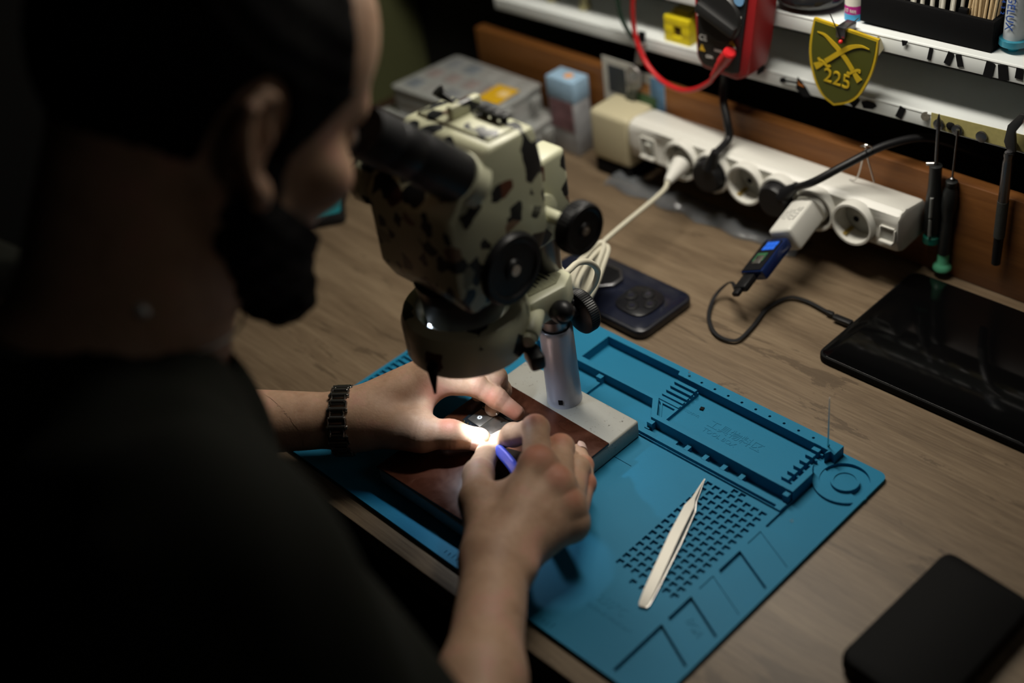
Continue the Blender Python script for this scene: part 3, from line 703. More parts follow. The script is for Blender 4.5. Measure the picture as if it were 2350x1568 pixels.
# picture cards pinned to the board
for x0, x1, z0, z1, y, nm, lab in ((-.9520, -.9050, .0700, .1240, .9690, 'card_dark', 'dark grey picture card leaning on the board above the beige adapter'),
                            (-.9040, -.8600, .0700, .1180, .9690, 'card_land', 'colourful landscape picture card leaning on the board')):
    t = thing('picture_card', lab, 'card', (x0, y, z0))
    obj('card', MB().box((x0, y - .0014, z0), (x1, y - .0002, z1)), mat(nm, (.45, .44, .40), .6, var=.2, vs=60), t)
    if nm == 'card_dark': obj('dark_panel', MB().box((x0 + .008, y - .0018, z0 + .012), (x1 - .012, y - .0013, z1 - .008)), mat('ink_panel', (.03, .035, .04), .6), t)
    else:
        obj('blue_panel', MB().box((x1 - .020, y - .0018, z0 + .004), (x1, y - .0013, z1 - .002)), mat('sky_panel', (.10, .22, .38), .6, var=.4, vs=120), t)
        obj('green_panel', MB().box((x0, y - .0020, z0), (x1 - .012, y - .0012, z0 + .022)), mat('green_panel', (.06, .14, .06), .6, var=.6, vs=120), t)
        obj('orange_panel', MB().box((x0 + .004, y - .0021, z0 + .024), (x1 - .022, y - .0012, z0 + .036)), mat('orange_panel', (.40, .18, .06), .6, var=.5, vs=120), t)
        obj('red_panel', MB().box((x0, y - .0022, z0), (x0 + .014, y - .0011, z0 + .008)), mat('red_panel', (.35, .03, .04), .6), t)


# ------------------------------------------------------------------ things on and hanging from the shelves, scaled with them about the camera
LZ = lambda x: .1501 + .021 * (x + .648)      # foot of the lower lip
UZ = lambda x: .2154 + .021 * (x + .648)      # foot of the upper lip
# multimeter in a red holster hanging in front of both lips
mm = thing('multimeter', 'multimeter with black face in a red holster hanging on the shelf', 'multimeter', (-0.7452, 0.9504, 0.1652))
FYm = .931
RED = mat('red_holster', (.33, .012, .014), .42)
out = [(-0.7819, 0.9310, 0.2689), (-0.7829, 0.9310, 0.2139), (-0.7822, 0.9310, 0.1808), (-0.7742, 0.9310, 0.1693), (-0.7311, 0.9310, 0.1666), (-0.7180, 0.9310, 0.1744), (-0.7123, 0.9310, 0.2030), (-0.7045, 0.9310, 0.2586), (-0.7008, 0.9310, 0.2851)]
b = MB().prism([(p[0], FYm, p[2]) for p in out], (0, .036, 0), .004)
obj('holster', b, RED, mm)
fc = [(-0.7757, 0.9288, 0.2710), (-0.7774, 0.9288, 0.1839), (-0.7710, 0.9288, 0.1759), (-0.7357, 0.9288, 0.1745), (-0.7270, 0.9288, 0.1777), (-0.7146, 0.9288, 0.2573), (-0.7107, 0.9288, 0.2840)]
fo = obj('front_panel', MB().prism([(p[0], FYm - .0025, p[2]) for p in fc], (0, .004, 0), .0008), mat('meter_face', (.014, .014, .015), .4), mm)
dc = V((-0.7475, 0.9266, 0.2331)); dc.y = FYm - .0025
DK = mat('dial_grey', (.016, .016, .016), .4, spec=.4)
di = obj('dial', MB().lathe(dc, (0, -1, 0), [(0, .0265), (.002, .0260), (.004, .0245), (.004, .001)], 40), DK, mm)
obj('dial_grip', MB().obox(dc + V((0, -.007, 0)), (.050, .009, .012), (1, 0, -.42), (0, 1, 0), .003), DK, di)
WINK = mat('white_ink', (.62, .60, .56), .5)
pm = 0
for tx, q, s in (('600', (-0.7669, 0.9279, 0.2441), .005), ('200m', (-0.7705, 0.9279, 0.2365), .004), ('20m', (-0.7736, 0.9279, 0.2294), .004), ('200k', (-0.7306, 0.9279, 0.2502), .004), ('20k', (-0.7276, 0.9279, 0.2442), .004),
                 ('2000', (-0.7251, 0.9279, 0.2376), .004), ('200', (-0.7242, 0.9279, 0.2306), .004), ('CE', (-0.7696, 0.9279, 0.2057), .0085), ('VΩmA', (-0.7343, 0.9279, 0.2044), .0042), ('10ADC', (-0.7496, 0.9279, 0.1960), .0042), ('COM', (-0.7621, 0.9279, 0.1867), .004)):
    b = MB().text(tx, s, q, (1, 0, 0), (0, 0, 1), .0002)
    obj('printed_mark', b, WINK, fo)
YEL = mat('warning_yellow', (.65, .40, .03), .5)
for q in ((-0.7336, 0.9279, 0.2092), (-0.7712, 0.9279, 0.1944)):
    obj('warning_triangle', MB().prism([(q[0] - .0038, .9281, q[2] - .003), (q[0] + .0038, .9281, q[2] - .003), (q[0], .9281, q[2] + .0041)], (0, -.0003, 0)), YEL, fo)
q = (-0.7232, 0.9279, 0.2558); obj('blue_key', MB().cyl((q[0], .9290, q[2]), (q[0], .9265, q[2]), .0059, n=20), mat('blue_key', (.16, .33, .55), .4), fo)
q = (-0.7085, 0.9342, 0.1962); obj('holster_slot', MB().obox((-0.7187, 0.9547, 0.1744), (.0012, .010, .011), (1, 0, -.1), (0, 1, 0)), MATTE, mm)
# red probe lead
rd = thing('test_lead', 'red test lead plugged into the multimeter and looping below it', 'cable', (-0.7560, 0.9288, 0.1544))
RP = mat('red_lead', (.50, .012, .016), .35)
a = V((-0.7313, 0.9212, 0.2015)); c = V((-0.7585, 0.9310, 0.1675)); d = (c - a).normalized()
obj('banana_plug', MB().lathe(a - d * .003, d, [(0, .0050), (.002, .0066), (.022, .0066), (.023, .0056), (.034, .0052), (.0345, .0045), (.044, .0040), (.052, .0034)], 20), RP, rd)
e = a + d * .048
b = MB().tube([tuple(e), (-0.7692, 0.9353, 0.1540), (-0.7942, 0.9418, 0.1359), (-0.8189, 0.9461, 0.1267), (-0.8467, 0.9504, 0.1276), (-0.8695, 0.9547, 0.1375), (-0.8832, 0.9569, 0.1548), (-0.8885, 0.9569, 0.1740), (-0.8848, 0.9526, 0.2015), (-0.8756, 0.9482, 0.2343)], .0027, 12)
obj('lead_wire', b, RP, rd)
b = MB().tube([(-0.9080, 0.9547, 0.2252), (-0.9091, 0.9558, 0.2049), (-0.9094, 0.9590, 0.1860), (-0.9059, 0.9634, 0.1698), (-0.9029, 0.9688, 0.1565)], .0026, 12)
tag(obj('test_lead', b, mat('dark_green_lead', (.012, .035, .022), .4)), 'dark green test lead hanging left of the red one', 'cable')
# yellow connector
yc = thing('yellow_connector', 'small yellow cube connector on the lower shelf left of the multimeter', 'connector', (-0.8456, 0.9882, 0.1642))
YC = mat('yellow_plastic', (.62, .50, .012), .45)
b = MB()
for lo, hi in (((-0.8629, 0.9763, 0.1604), (-0.8284, 0.9806, 0.1685)), ((-0.8629, 0.9763, 0.1804), (-0.8284, 0.9806, 0.1901)), ((-0.8629, 0.9763, 0.1685), (-0.8510, 0.9806, 0.1804)), ((-0.8392, 0.9763, 0.1685), (-0.8284, 0.9806, 0.1804))): b.box(lo, hi, .0004)
b.box((-0.8629, 0.9806, 0.1604), (-0.8284, 1.0066, 0.1901), .001)
obj('connector_shell', b, YC, yc)
obj('connector_cavity', MB().box((-0.8510, 0.9796, 0.1685), (-0.8392, 0.9809, 0.1804)), mat('brown_cavity', (.06, .035, .01), .6), yc)
obj('connector_cap', MB().box((-0.8564, 0.9850, 0.1901), (-0.8348, 1.0022, 0.1966), .001), mat('dim_brass', (.18, .14, .02), .5), yc)
# objects far left on the shelf
for q, lab in (((-1.0556, 0.9936, 0.1532), 'small pale brass fitting, left one on the lower shelf'), ((-1.0024, 0.9936, 0.1584), 'small pale brass fitting on the lower shelf, nearer the red lead')):
    z = LZ(q[0]) + .0152
    o = obj('brass_fitting', MB().lathe((q[0], .999, z), (0, 0, 1), [(0, .0075), (.006, .0075), (.007, .0055), (.016, .0055), (.018, .004)], 16), mat('pale_brass', (.42, .38, .20), .4, .5)); tag(o, lab, 'fitting', 'brass fittings')
o = obj('terracotta_box', MB().box((-1.134, 1.00, UZ(-1.134) + .0163), (-1.09, 1.045, UZ(-1.134) + .045), .002), mat('terracotta', (.30, .10, .04), .6)); tag(o, 'small terracotta coloured box at the left end of the upper shelf', 'box')

# computer mouse on the upper shelf
mo = thing('computer_mouse', 'glossy dark grey mouse lying on the upper shelf by the multimeter', 'mouse', (-0.6912, 0.9882, 0.2260))
b = MB().ball((-0.6934, 0.9990, 0.2465), (.0410, .0330, .0180)); b2 = b
obj('mouse_shell', b, mat('glossy_charcoal', (.016, .016, .018), .22, coat=.3), mo)
obj('mouse_base', MB().ball((-0.6944, 0.9990, 0.2400), (.0330, .0240, .0120)), mat('pale_underside', (.42, .43, .42), .4), mo)
# vial
vl = thing('vial', 'white labelled vial with magenta and blue bands on the upper shelf', 'vial', (-0.6372, 0.9958, 0.2178))
z0 = UZ(-.637) + .0162
K6 = 1.08
for a_, c_, nm, m_ in ((0, .0065, 'blue_band', mat('vial_blue', (.04, .30, .55), .4)), (.0065, .0140, 'magenta_band', mat('vial_magenta', (.42, .02, .22), .4)), (.0140, .0420, 'label', mat('vial_white', (.70, .69, .62), .5)), (.0420, .0520, 'cap', WHITE)):
    obj(nm, MB().cyl((-.6372, .9914, z0 + a_ * K6), (-.6372, .9914, z0 + c_ * K6), .0092, n=28), m_, vl)
obj('label_text', MB().text('ЦИН®', .0067, (-.6377, .9820, z0 + .0378), (1, 0, 0), (0, 0, 1)), MATTE, vl)
obj('label_text', MB().text('ДИН', .0067, (-.6377, .9820, z0 + .0308), (1, 0, 0), (0, 0, 1)), MATTE, vl)
obj('label_text', MB().text('10 мл', .0052, (-.6361, .9820, z0 + .0110), (1, 0, 0), (0, 0, 1)), WINK, vl)
# black box with swabs and toothpicks
bx = thing('black_box', 'black wooden box full of swabs and toothpicks on the upper shelf', 'box', (-0.5562, 1.0044, 0.2192))
BW = mat('black_stained_wood', (.0035, .0035, .004), .75, spec=.12, bump=.3, bs=200, stretch=(.2, 1, 1))
zb = UZ(-.49) + .0164; zt_ = .2635
obj('front_board', MB().box((-.6253, .9828, zb), (-.4925, .9871, zt_), .0004), BW, bx)
obj('back_board', MB().box((-.6253, 1.0260, zb), (-.4925, 1.0300, zt_), .0004), BW, bx)
for x in (-.6253, -.5281, -.4968): obj('end_board', MB().box((x, .9871, zb), (x + .0043, 1.0260, zt_)), BW, bx)
obj('bottom_board', MB().box((-.6210, .9871, zb), (-.4968, 1.0260, zb + .003)), BW, bx)
obj('grip_tab', MB().box((-.5292, .9866, zt_ - .001), (-.5206, .9910, zt_ + .004), .0006), BW, bx)
SWAB = mat('swab_white', (.66, .64, .56), .6, var=.15, vs=300); PICK = mat('pale_bamboo', (.56, .42, .24), .6, var=.2, vs=300)
random.seed(11)
def stick(x, y, r, m, lab, nm, cat, grp, sw):
    tilt = random.uniform(-.05, .05); zt = .2905 + random.uniform(-.004, .004); z0 = zb + .0035
    t = thing(nm, lab, cat, (x, y, z0), grp)
    obj('stick', MB().cyl((x, y, z0), (x + tilt * (zt - z0), y + .004, zt), r, n=8), m, t)
    obj('cotton_tip' if sw else 'pointed_tip', MB().lathe((x + tilt * (zt - z0), y + .004, zt), (tilt, .05, 1), [(0, r), (.003, r * (1.7 if sw else .8)), (.008, r * (1.6 if sw else .4)), (.011, r * .3)], 8), m, t)
for k in range(18):
    stick(-.6172 + .00497 * k, .9920 + .0065 * (k % 2), .0018, SWAB, 'white cotton swab standing in the left part of the black box', 'cotton_swab', 'swab', 'cotton swabs in the black box', True)
for k in range(14):
    stick(-.5235 + .0040 * (k % 7), .9909 + .0081 * (k // 7), .0014, PICK, 'pale wooden toothpick standing in the right part of the black box', 'toothpick', 'toothpick', 'toothpicks in the black box', False)
# syringe with blue tip
sy = thing('syringe', 'clear syringe with blue print and blue tip at the right of the shelf', 'syringe', (-0.4817, 1.0001, 0.2289))
CLS = mat('clear_syringe', (.66, .72, .76), .15, trans=.35)
obj('barrel', MB().lathe((-0.4801, 0.9979, 0.2461), (0, 0, 1), [(0, .0085), (.001, .0100), (.070, .0100)], 32), CLS, sy)
BLT = mat('cyan_plastic', (.05, .30, .42), .25, trans=.3)
obj('collar', MB().lathe((-0.4801, 0.9979, 0.2397), (0, 0, 1), [(0, .0080), (.002, .0130), (.0075, .0130), (.0080, .0105)], 32), BLT, sy)
obj('nozzle', MB().cyl((-.4801, .9979, UZ(-.4801) + .0163), (-0.4801, 0.9979, 0.2407), .0045, .0050, n=16), mat('cyan_tip', (.03, .40, .55), .3), sy)
obj('plunger', MB().cyl((-0.4801, 0.9979, 0.2515), (-0.4801, 0.9979, 0.3002), .0065, n=20), mat('plunger_grey', (.45, .47, .48), .5), sy)
BIN = mat('blue_ink', (.012, .06, .30), .5)
obj('printed_name', MB().text('INGELUX', .0100, (-0.4811, 0.9864, 0.2785), (0, 0, -1), (1, 0, 0), .0002), BIN, sy)
obj('printed_scale', MB().text('4  3  2', .0050, (-0.4892, 0.9882, 0.2764), (0, 0, -1), (1, 0, 0), .0002), BIN, sy)

# shield plaque
pl = thing('shield_plaque', 'olive green shield plaque with crossed yellow sabres and 225', 'plaque', (-0.6264, 0.9558, 0.1976))
OLV = mat('plaque_olive', (.062, .066, .008), .45); GLD = mat('plaque_yellow', (.50, .34, .012), .45)
sh = [(-0.6578, 0.9558, 0.2413), (-0.5879, 0.9558, 0.2356), (-0.5892, 0.9558, 0.2189), (-0.5925, 0.9558, 0.2027), (-0.5982, 0.9558, 0.1878), (-0.6061, 0.9558, 0.1733), (-0.6172, 0.9558, 0.1633), (-0.6332, 0.9558, 0.1564), (-0.6459, 0.9558, 0.1627), (-0.6552, 0.9558, 0.1756), (-0.6606, 0.9558, 0.1918), (-0.6625, 0.9558, 0.2082), (-0.6609, 0.9558, 0.2256)]
sh = [V(p) for p in sh]
rnd = [sh[0]] + [sh[1]] + list(smooth_path([tuple(p) for p in sh[1:8]], 4))[1:] + list(smooth_path([tuple(p) for p in sh[7:]] + [tuple(sh[0])], 4))[1:-1]
obj('shield_rim', MB().prism(rnd, (0, .003, 0)), GLD, pl)
cs = sum(sh, V()) / len(sh)
inn = [cs + (p - cs) * (1 - .0030 / (p - cs).length) for p in rnd]
obj('shield_field', MB().prism([p + V((0, -.0004, 0)) for p in inn], (0, .001, 0)), OLV, pl)
def stroke(pts, wid):
    P = smooth_path(pts, 6); L = []; R = []
    for i, p in enumerate(P):
        t = (P[min(i + 1, len(P) - 1)] - P[max(i - 1, 0)]).normalized(); n = V((t.z, 0, -t.x)); h = wid(i / (len(P) - 1))
        L.append(V((p.x, .9550, p.z)) + n * h * 1.08); R.append(V((p.x, .9550, p.z)) - n * h * 1.08)
    return MB().prism(L + R[::-1], (0, -.0006, 0))
w1 = lambda t: .0004 + .0018 * min(1, t * 2.2)
s1 = [(-0.6529, 0.9558, 0.2289), (-0.6448, 0.9558, 0.2277), (-0.6369, 0.9558, 0.2225), (-0.6280, 0.9558, 0.2158), (-0.6191, 0.9558, 0.2070), (-0.6130, 0.9558, 0.1996)]
s2 = [(-0.5960, 0.9558, 0.2250), (-0.6049, 0.9558, 0.2259), (-0.6155, 0.9558, 0.2224), (-0.6256, 0.9558, 0.2155), (-0.6364, 0.9558, 0.2066), (-0.6430, 0.9558, 0.2013)]
for sb_, gd, hn in ((s1, [(-0.6191, 0.9558, 0.1958), (-0.6166, 0.9558, 0.1950), (-0.6120, 0.9558, 0.1985), (-0.6074, 0.9558, 0.2006), (-0.6055, 0.9558, 0.2006), (-0.6059, 0.9558, 0.1983)], [(-0.6110, 0.9558, 0.1970), (-0.6080, 0.9558, 0.1933), (-0.6050, 0.9558, 0.1900)]),
                    (s2, [(-0.6510, 0.9558, 0.2029), (-0.6499, 0.9558, 0.2009), (-0.6459, 0.9558, 0.1997), (-0.6419, 0.9558, 0.1971), (-0.6395, 0.9558, 0.1963), (-0.6380, 0.9558, 0.1981)], [(-0.6464, 0.9558, 0.1986), (-0.6508, 0.9558, 0.1953), (-0.6547, 0.9558, 0.1929)])):
    lay = MB(); lay.bm = stroke(sb_, w1).bm; bmesh.ops.translate(lay.bm, verts=lay.bm.verts, vec=(0, -.0004 if sb_ is s2 else 0, 0))
    sw = obj('sabre_blade', lay, GLD, pl)
    obj('guard', stroke(gd, lambda t: .0012), GLD, sw); obj('hilt', stroke(hn, lambda t: .0020 + .0012 * t), GLD, sw)
a = V((-0.6421, 0.9558, 0.1865)); c = V((-0.6172, 0.9558, 0.1849)); 
obj('number', MB().text('225', .0205, (a + c) / 2 + V((0, -.0010, 0)), (c - a), V((0, 0, 1)), .0005), GLD, pl)
# binder clip holding it
bc = thing('binder_clip', 'small steel binder clip gripping the top of the plaque', 'clip', (-0.6275, 0.9558, 0.2322))
obj('clip_body', MB().prism([(-0.6311, 0.9526, 0.2405), (-0.6207, 0.9526, 0.2403), (-0.6216, 0.9526, 0.2293), (-0.6316, 0.9526, 0.2295)], (0, .018, 0), .0008), DSTEEL, bc)
obj('wire_handle', MB().tube([(-0.6265, 0.9520, 0.2297), (-0.6302, 0.9515, 0.2390), (-0.6371, 0.9504, 0.2529)], .0005, 6, 4), DSTEEL, bc)
obj('wire_handle', MB().tube([(-0.6225, 0.9520, 0.2384), (-0.6150, 0.9515, 0.2459), (-0.6064, 0.9504, 0.2547)], .0005, 6, 4), DSTEEL, bc)
o = obj('map_pin', MB().ball((-0.6243, 0.9504, 0.2273), .0021, seg=14), mat('pin_red', (.62, .02, .02), .3)); tag(o, 'tiny red round pin head on the shield plaque below the clip', 'pin')
o = obj('glue_tape', MB().prism([(-0.5974, 0.9693, 0.2321), (-0.5935, 0.9693, 0.2287), (-0.5903, 0.9693, 0.2208), (-0.5953, 0.9693, 0.2126), (-0.5983, 0.9693, 0.2162)], (0, .0008, 0)), mat('yellowed_tape', (.45, .42, .30), .3, trans=.4)); tag(o, 'scrap of yellowed clear tape right of the shield plaque', 'tape')

# black tapes on the lips
TAPES = [
 ('thin black tape strip on the upper lip, leftmost of the upright ones', (-0.5433, 0.9715, 0.2324), (-0.5449, 0.9715, 0.2205), .0018),
 ('slanted black tape strip on the upper lip, left one of the close pair', (-0.5235, 0.9715, 0.2326), (-0.5271, 0.9715, 0.2207), .0030),
 ('slanted black tape strip on the upper lip, right one of the close pair', (-0.5167, 0.9715, 0.2326), (-0.5135, 0.9715, 0.2217), .0028),
 ('wide black tape strip on the upper lip below the box corner', (-0.4856, 0.9715, 0.2330), (-0.4876, 0.9715, 0.2184), .0042),
 ('widest black tape strip on the upper lip below the syringe', (-0.4747, 0.9715, 0.2334), (-0.4722, 0.9715, 0.2195), .0046),
 ('black tape strip on the upper lip at the frame edge', (-0.4588, 0.9715, 0.2342), (-0.4591, 0.9715, 0.2243), .0034),
 ('black tape strip on the lower lip right of the black blob', (-0.5673, 0.9715, 0.1658), (-0.5716, 0.9715, 0.1539), .0034),
 ('black tape strip on the lower lip just right of the plaque tip', (-0.6174, 0.9715, 0.1622), (-0.6234, 0.9715, 0.1526), .0046)]
for lab, p, q, wv in TAPES:
    p = V(p); q = V(q); d = (q - p).normalized(); n = V((d.z, 0, -d.x)) * wv
    o = obj('tape_strip', MB().prism([p + n, p - n * .9, q - n, q + n * 1.05], (0, -.0006, 0)), MATTE); tag(o, lab, 'tape', 'black tapes on the shelf lips')
for lab, pts in (('black oval tape blob on the lower lip right of the plaque', [(-0.6124, 0.9715, 0.1594), (-0.6063, 0.9715, 0.1621), (-0.5976, 0.9715, 0.1617), (-0.5955, 0.9715, 0.1591), (-0.5992, 0.9715, 0.1552), (-0.6097, 0.9715, 0.1532)]),
                 ('small black tape blob over the edge of the upper lip', [(-0.5727, 0.9704, 0.2333), (-0.5665, 0.9704, 0.2339), (-0.5680, 0.9704, 0.2297), (-0.5714, 0.9704, 0.2280)]),
                 ('black square tape on the lower lip behind the red lead', [(-0.8945, 0.9704, 0.1671), (-0.8844, 0.9704, 0.1679), (-0.8868, 0.9704, 0.1535), (-0.8970, 0.9704, 0.1531)])):
    o = obj('tape_patch', MB().prism(pts, (0, -.0008, 0)), MATTE); tag(o, lab, 'tape', 'black tapes on the shelf lips')
o = obj('perforated_plug', MB().cyl((-0.5437, 0.9715, 0.1634), (-0.5428, 0.9698, 0.1645), .0042, n=20), mat('speckled_dark', (.10, .09, .07), .5, var=.9, vs=900)); tag(o, 'small round perforated disc on the lower shelf lip', 'disc')
# scraps of antenna and orange arrow
an = thing('wire_scrap', 'black scrap with an orange corner stuck on the lip left of the plaque', 'scrap', (-0.6804, 0.9698, 0.1544))
obj('scrap_body', MB().prism([(-0.6857, 0.9709, 0.1666), (-0.6757, 0.9709, 0.1578), (-0.6693, 0.9709, 0.1490), (-0.6776, 0.9709, 0.1467), (-0.6871, 0.9709, 0.1532)], (0, -.001, 0)), MATTE, an)
obj('orange_corner', MB().prism([(-0.6840, 0.9693, 0.1639), (-0.6839, 0.9693, 0.1591), (-0.6772, 0.9693, 0.1581), (-0.6782, 0.9693, 0.1597), (-0.6824, 0.9693, 0.1605)], (0, -.0004, 0)), mat('orange_mark', (.45, .14, .02), .5), an)
obj('wire_end', MB().cyl((-0.7025, 0.9688, 0.1592), (-0.6857, 0.9688, 0.1608), .0012, n=8).cyl((-0.7041, 0.9688, 0.1587), (-0.7004, 0.9688, 0.1597), .0026, n=10), MATTE, an)

# masking tape with magnets
o = obj('masking_tape', MB().prism([(-0.5379, 0.9715, 0.1692), (-0.4279, 0.9715, 0.1739), (-0.4256, 0.9715, 0.1573), (-0.5375, 0.9715, 0.1539)], (0, -.0005, 0)), mat('masking_tape', (.42, .37, .14), .65, var=.2, vs=200)); tag(o, 'long yellow masking tape along the right of the lower shelf lip', 'tape')
for lab, q in (('round magnet behind the tip of the green and grey screwdriver', (-0.5284, 0.9704, 0.1603)), ('round magnet holding the black screwdriver with mint cap', (-0.5098, 0.9704, 0.1600)),
               ('bare round magnet between the screwdrivers and the craft knife', (-0.4857, 0.9704, 0.1606)), ('round magnet behind the craft knife head', (-0.4573, 0.9704, 0.1614))):
    o = obj('magnet', MB().cyl(q, (q[0], q[1] - .0022, q[2]), .0055, n=24, bev=.0004), DSTEEL); tag(o, lab, 'magnet', 'round magnets on the masking tape')
o = obj('glue_blob', MB().ball((-0.5167, 0.9698, 0.1618), (.0050, .0015, .0042), seg=10), MATTE); tag(o, 'dark glue blob on the masking tape between two magnets', 'glue')
# screwdrivers
GRIP = mat('grip_black', (.011, .012, .012), .45, bump=.1)
s1_ = thing('screwdriver', 'black and grey handled screwdriver with dark green cap hanging from a magnet', 'screwdriver', (-.486, .889, .10), 'screwdrivers hanging from magnets')
X1, X2 = -.4860, -.4685
tip = V((-0.5247, 0.9612, 0.1760)); bot = V((-0.5208, 0.9612, 0.0352)); d = (bot - tip).normalized(); L = (bot - tip).length
obj('shaft', MB().lathe(tip, d, [(0, .0005), (.006, .0018), (.012, .0026), (.013, .0017), (L * .42, .0017)], 14), DSTEEL, s1_)
obj('side_pin', MB().cyl(tip + d * L * .365 + V((-.001, -.001, 0)), tip + d * L * .375 + V((-.008, -.003, 0)), .0018, n=12), STEEL, s1_)
obj('handle', MB().lathe(tip, d, [(L * .375, .0030), (L * .38, .0060), (L * .42, .0058), (L * .55, .0062), (L * .68, .0080), (L * .88, .0082), (L * .90, .0070)], 24), GRIP, s1_)
for a_, c_ in ((.60, .75), (.77, .90)):
    obj('grey_inlay', MB().tube([tuple(tip + d * L * a_ + V((.0018, -.0056 - .0008, 0))), tuple(tip + d * L * c_ + V((.0018, -.0070, 0)))], (.0028, .0016), 12, 0), mat('grey_rubber', (.22, .23, .22), .5), s1_)
obj('swivel_cap', MB().lathe(tip, d, [(L * .905, .0068), (L * .915, .0060), (L * .93, .0082), (L * .975, .0085), (L * .985, .0070)], 24), mat('dark_green_cap', (.005, .12, .085), .35), s1_)
s2_ = thing('screwdriver', 'black screwdriver with a mint green cap hanging from a magnet', 'screwdriver', (-.469, .889, .07), 'screwdrivers hanging from magnets')
tip = V((-0.5067, 0.9644, 0.1638)); bot = V((-0.5088, 0.9644, 0.0061)); d = (bot - tip).normalized(); L = (bot - tip).length
obj('shaft', MB().lathe(tip, d, [(0, .0018), (.005, .0018), (.006, .0010), (L * .32, .0010), (L * .325, .0022), (L * .345, .0018)], 12), DSTEEL, s2_)
obj('handle', MB().lathe(tip, d, [(L * .34, .0040), (L * .345, .0056), (L * .37, .0056), (L * .38, .0048), (L * .42, .0072), (L * .52, .0074), (L * .62, .0052), (L * .63, .0056), (L * .86, .0062), (L * .862, .005)], 24), GRIP, s2_)
obj('swivel_cap', MB().lathe(tip, d, [(L * .862, .0058), (L * .93, .0058), (L * .94, .0068), (L * .955, .0088), (L * .975, .0090), (L * .99, .0070), (L, .0030)], 28), mat('mint_cap', (.10, .42, .24), .4), s2_)
# craft knife
kn = thing('craft_knife', 'steel craft knife with knurled grip hanging at the right edge', 'craft knife', (-.421, .889, .09))
tip = V((-0.4546, 0.9617, 0.1581)); bot = V((-0.4537, 0.9617, 0.0377)); d = (bot - tip).normalized(); L = (bot - tip).length
obj('barrel', MB().lathe(tip, d, [(0, .0040), (.003, .0048), (.006, .0040), (.010, .0048), (L * .42, .0048)], 20), DSTEEL, kn)
obj('knurled_grip', MB().lathe(tip, d, [(L * .42, .0052), (L * .74, .0052)], 20), mat('knurled_dark', (.07, .075, .07), .5, .6, bump=.8, bs=1500), kn)
obj('tail', MB().lathe(tip, d, [(L * .74, .0046), (L * .99, .0042), (L, .0030)], 20), BLACK, kn)
obj('blade_clamp', MB().prism([(-0.4556, 0.9607, 0.1574), (-0.4605, 0.9607, 0.1677), (-0.4588, 0.9607, 0.1842), (-0.4492, 0.9607, 0.1981), (-0.4444, 0.9607, 0.1982), (-0.4461, 0.9607, 0.1893), (-0.4517, 0.9607, 0.1791), (-0.4486, 0.9607, 0.1605)], (0, .004, 0), .0006), mat('dark_grey_metal', (.05, .05, .05), .35, .5), kn)
# red and white knob box at the edge, chain tool
o = thing('white_switch_box', 'white box with a red button standing at the frame edge on the lower shelf', 'box', (-0.4320, 0.9936, 0.1652))
obj('box_body', MB().box((-.4455, .9752, LZ(-.445) + .0152), (-0.4158, 1.0098, 0.1900), .002), WHITE, o)
obj('red_button', MB().cyl((-0.4374, 0.9758, 0.1749), (-0.4374, 0.9731, 0.1749), .0060, n=20), mat('button_red', (.35, .01, .03), .35), o)
hg = thing('pliers', 'pair of dark steel pliers hanging on the lip behind the red lead', 'pliers', (-0.8964, 0.9601, 0.1112))
DJ = mat('worn_steel', (.30, .28, .27), .4, .6, var=.4, vs=200)
obj('jaw_strip', MB().prism([(-0.8898, 0.9612, 0.1576), (-0.8772, 0.9612, 0.1586), (-0.8850, 0.9612, 0.1317), (-0.8960, 0.9612, 0.1300)], (0, .003, 0), .0006), DJ, hg)
obj('loop', MB().ring((-0.8983, 0.9617, 0.1164), (0, 1, 0), .0085, .0024), DJ, hg)
obj('body', MB().prism([(-0.9066, 0.9601, 0.1160), (-0.8869, 0.9601, 0.1201), (-0.8897, 0.9601, 0.1017), (-0.9034, 0.9601, 0.0941), (-0.9106, 0.9601, 0.1014)], (0, .004, 0), .001), mat('mottled_grey', (.22, .22, .21), .5, .3, var=.6, vs=150), hg)
obj('nose', MB().prism([(-0.9067, 0.9596, 0.0962), (-0.8936, 0.9596, 0.0970), (-0.9031, 0.9596, 0.0774), (-0.9141, 0.9596, 0.0726), (-0.9138, 0.9596, 0.0838)], (0, .004, 0), .001), mat('dark_nose', (.04, .045, .035), .5), hg)


# ------------------------------------------------------------------ phone logic board and the tool in the right hand
pcb = thing('logic_board', 'small phone logic board with silver shields held under the microscope', 'circuit board', (-.670, .515, .0252))
PC = mat('dark_pcb', (.012, .016, .020), .35, var=.5, vs=300)
ux = V((.94, .05, 0)).normalized(); uy = V((-.05, .94, 0)).normalized(); T = .0252
def at(p): return V(p)
out = [(-0.7097, 0.5056, 0.0252), (-0.7110, 0.5230, 0.0252), (-0.7071, 0.5335, 0.0252), (-0.6755, 0.5369, 0.0252), (-0.6536, 0.5342, 0.0252), (-0.6522, 0.5246, 0.0252), (-0.6573, 0.5135, 0.0252), (-0.6514, 0.4972, 0.0252), (-0.6670, 0.4885, 0.0252), (-0.6839, 0.4965, 0.0252)]
obj('circuit_board', MB().prism([V((p[0], p[1], T)) for p in out], (0, 0, .0009)), PC, pcb)
out = [(-0.6954, 0.5129, 0.0262), (-0.6928, 0.5266, 0.0262), (-0.6846, 0.5285, 0.0262), (-0.6713, 0.5285, 0.0262), (-0.6678, 0.5240, 0.0262), (-0.6713, 0.5070, 0.0262), (-0.6766, 0.5015, 0.0262), (-0.6859, 0.5028, 0.0262)]
SH = mat('shield_steel', (.42, .39, .34), .32, .9, bump=.2, bs=300)
obj('shield_can', MB().prism([V((p[0], p[1], T + .0009)) for p in out], (0, 0, .0012), .0003), SH, pcb)
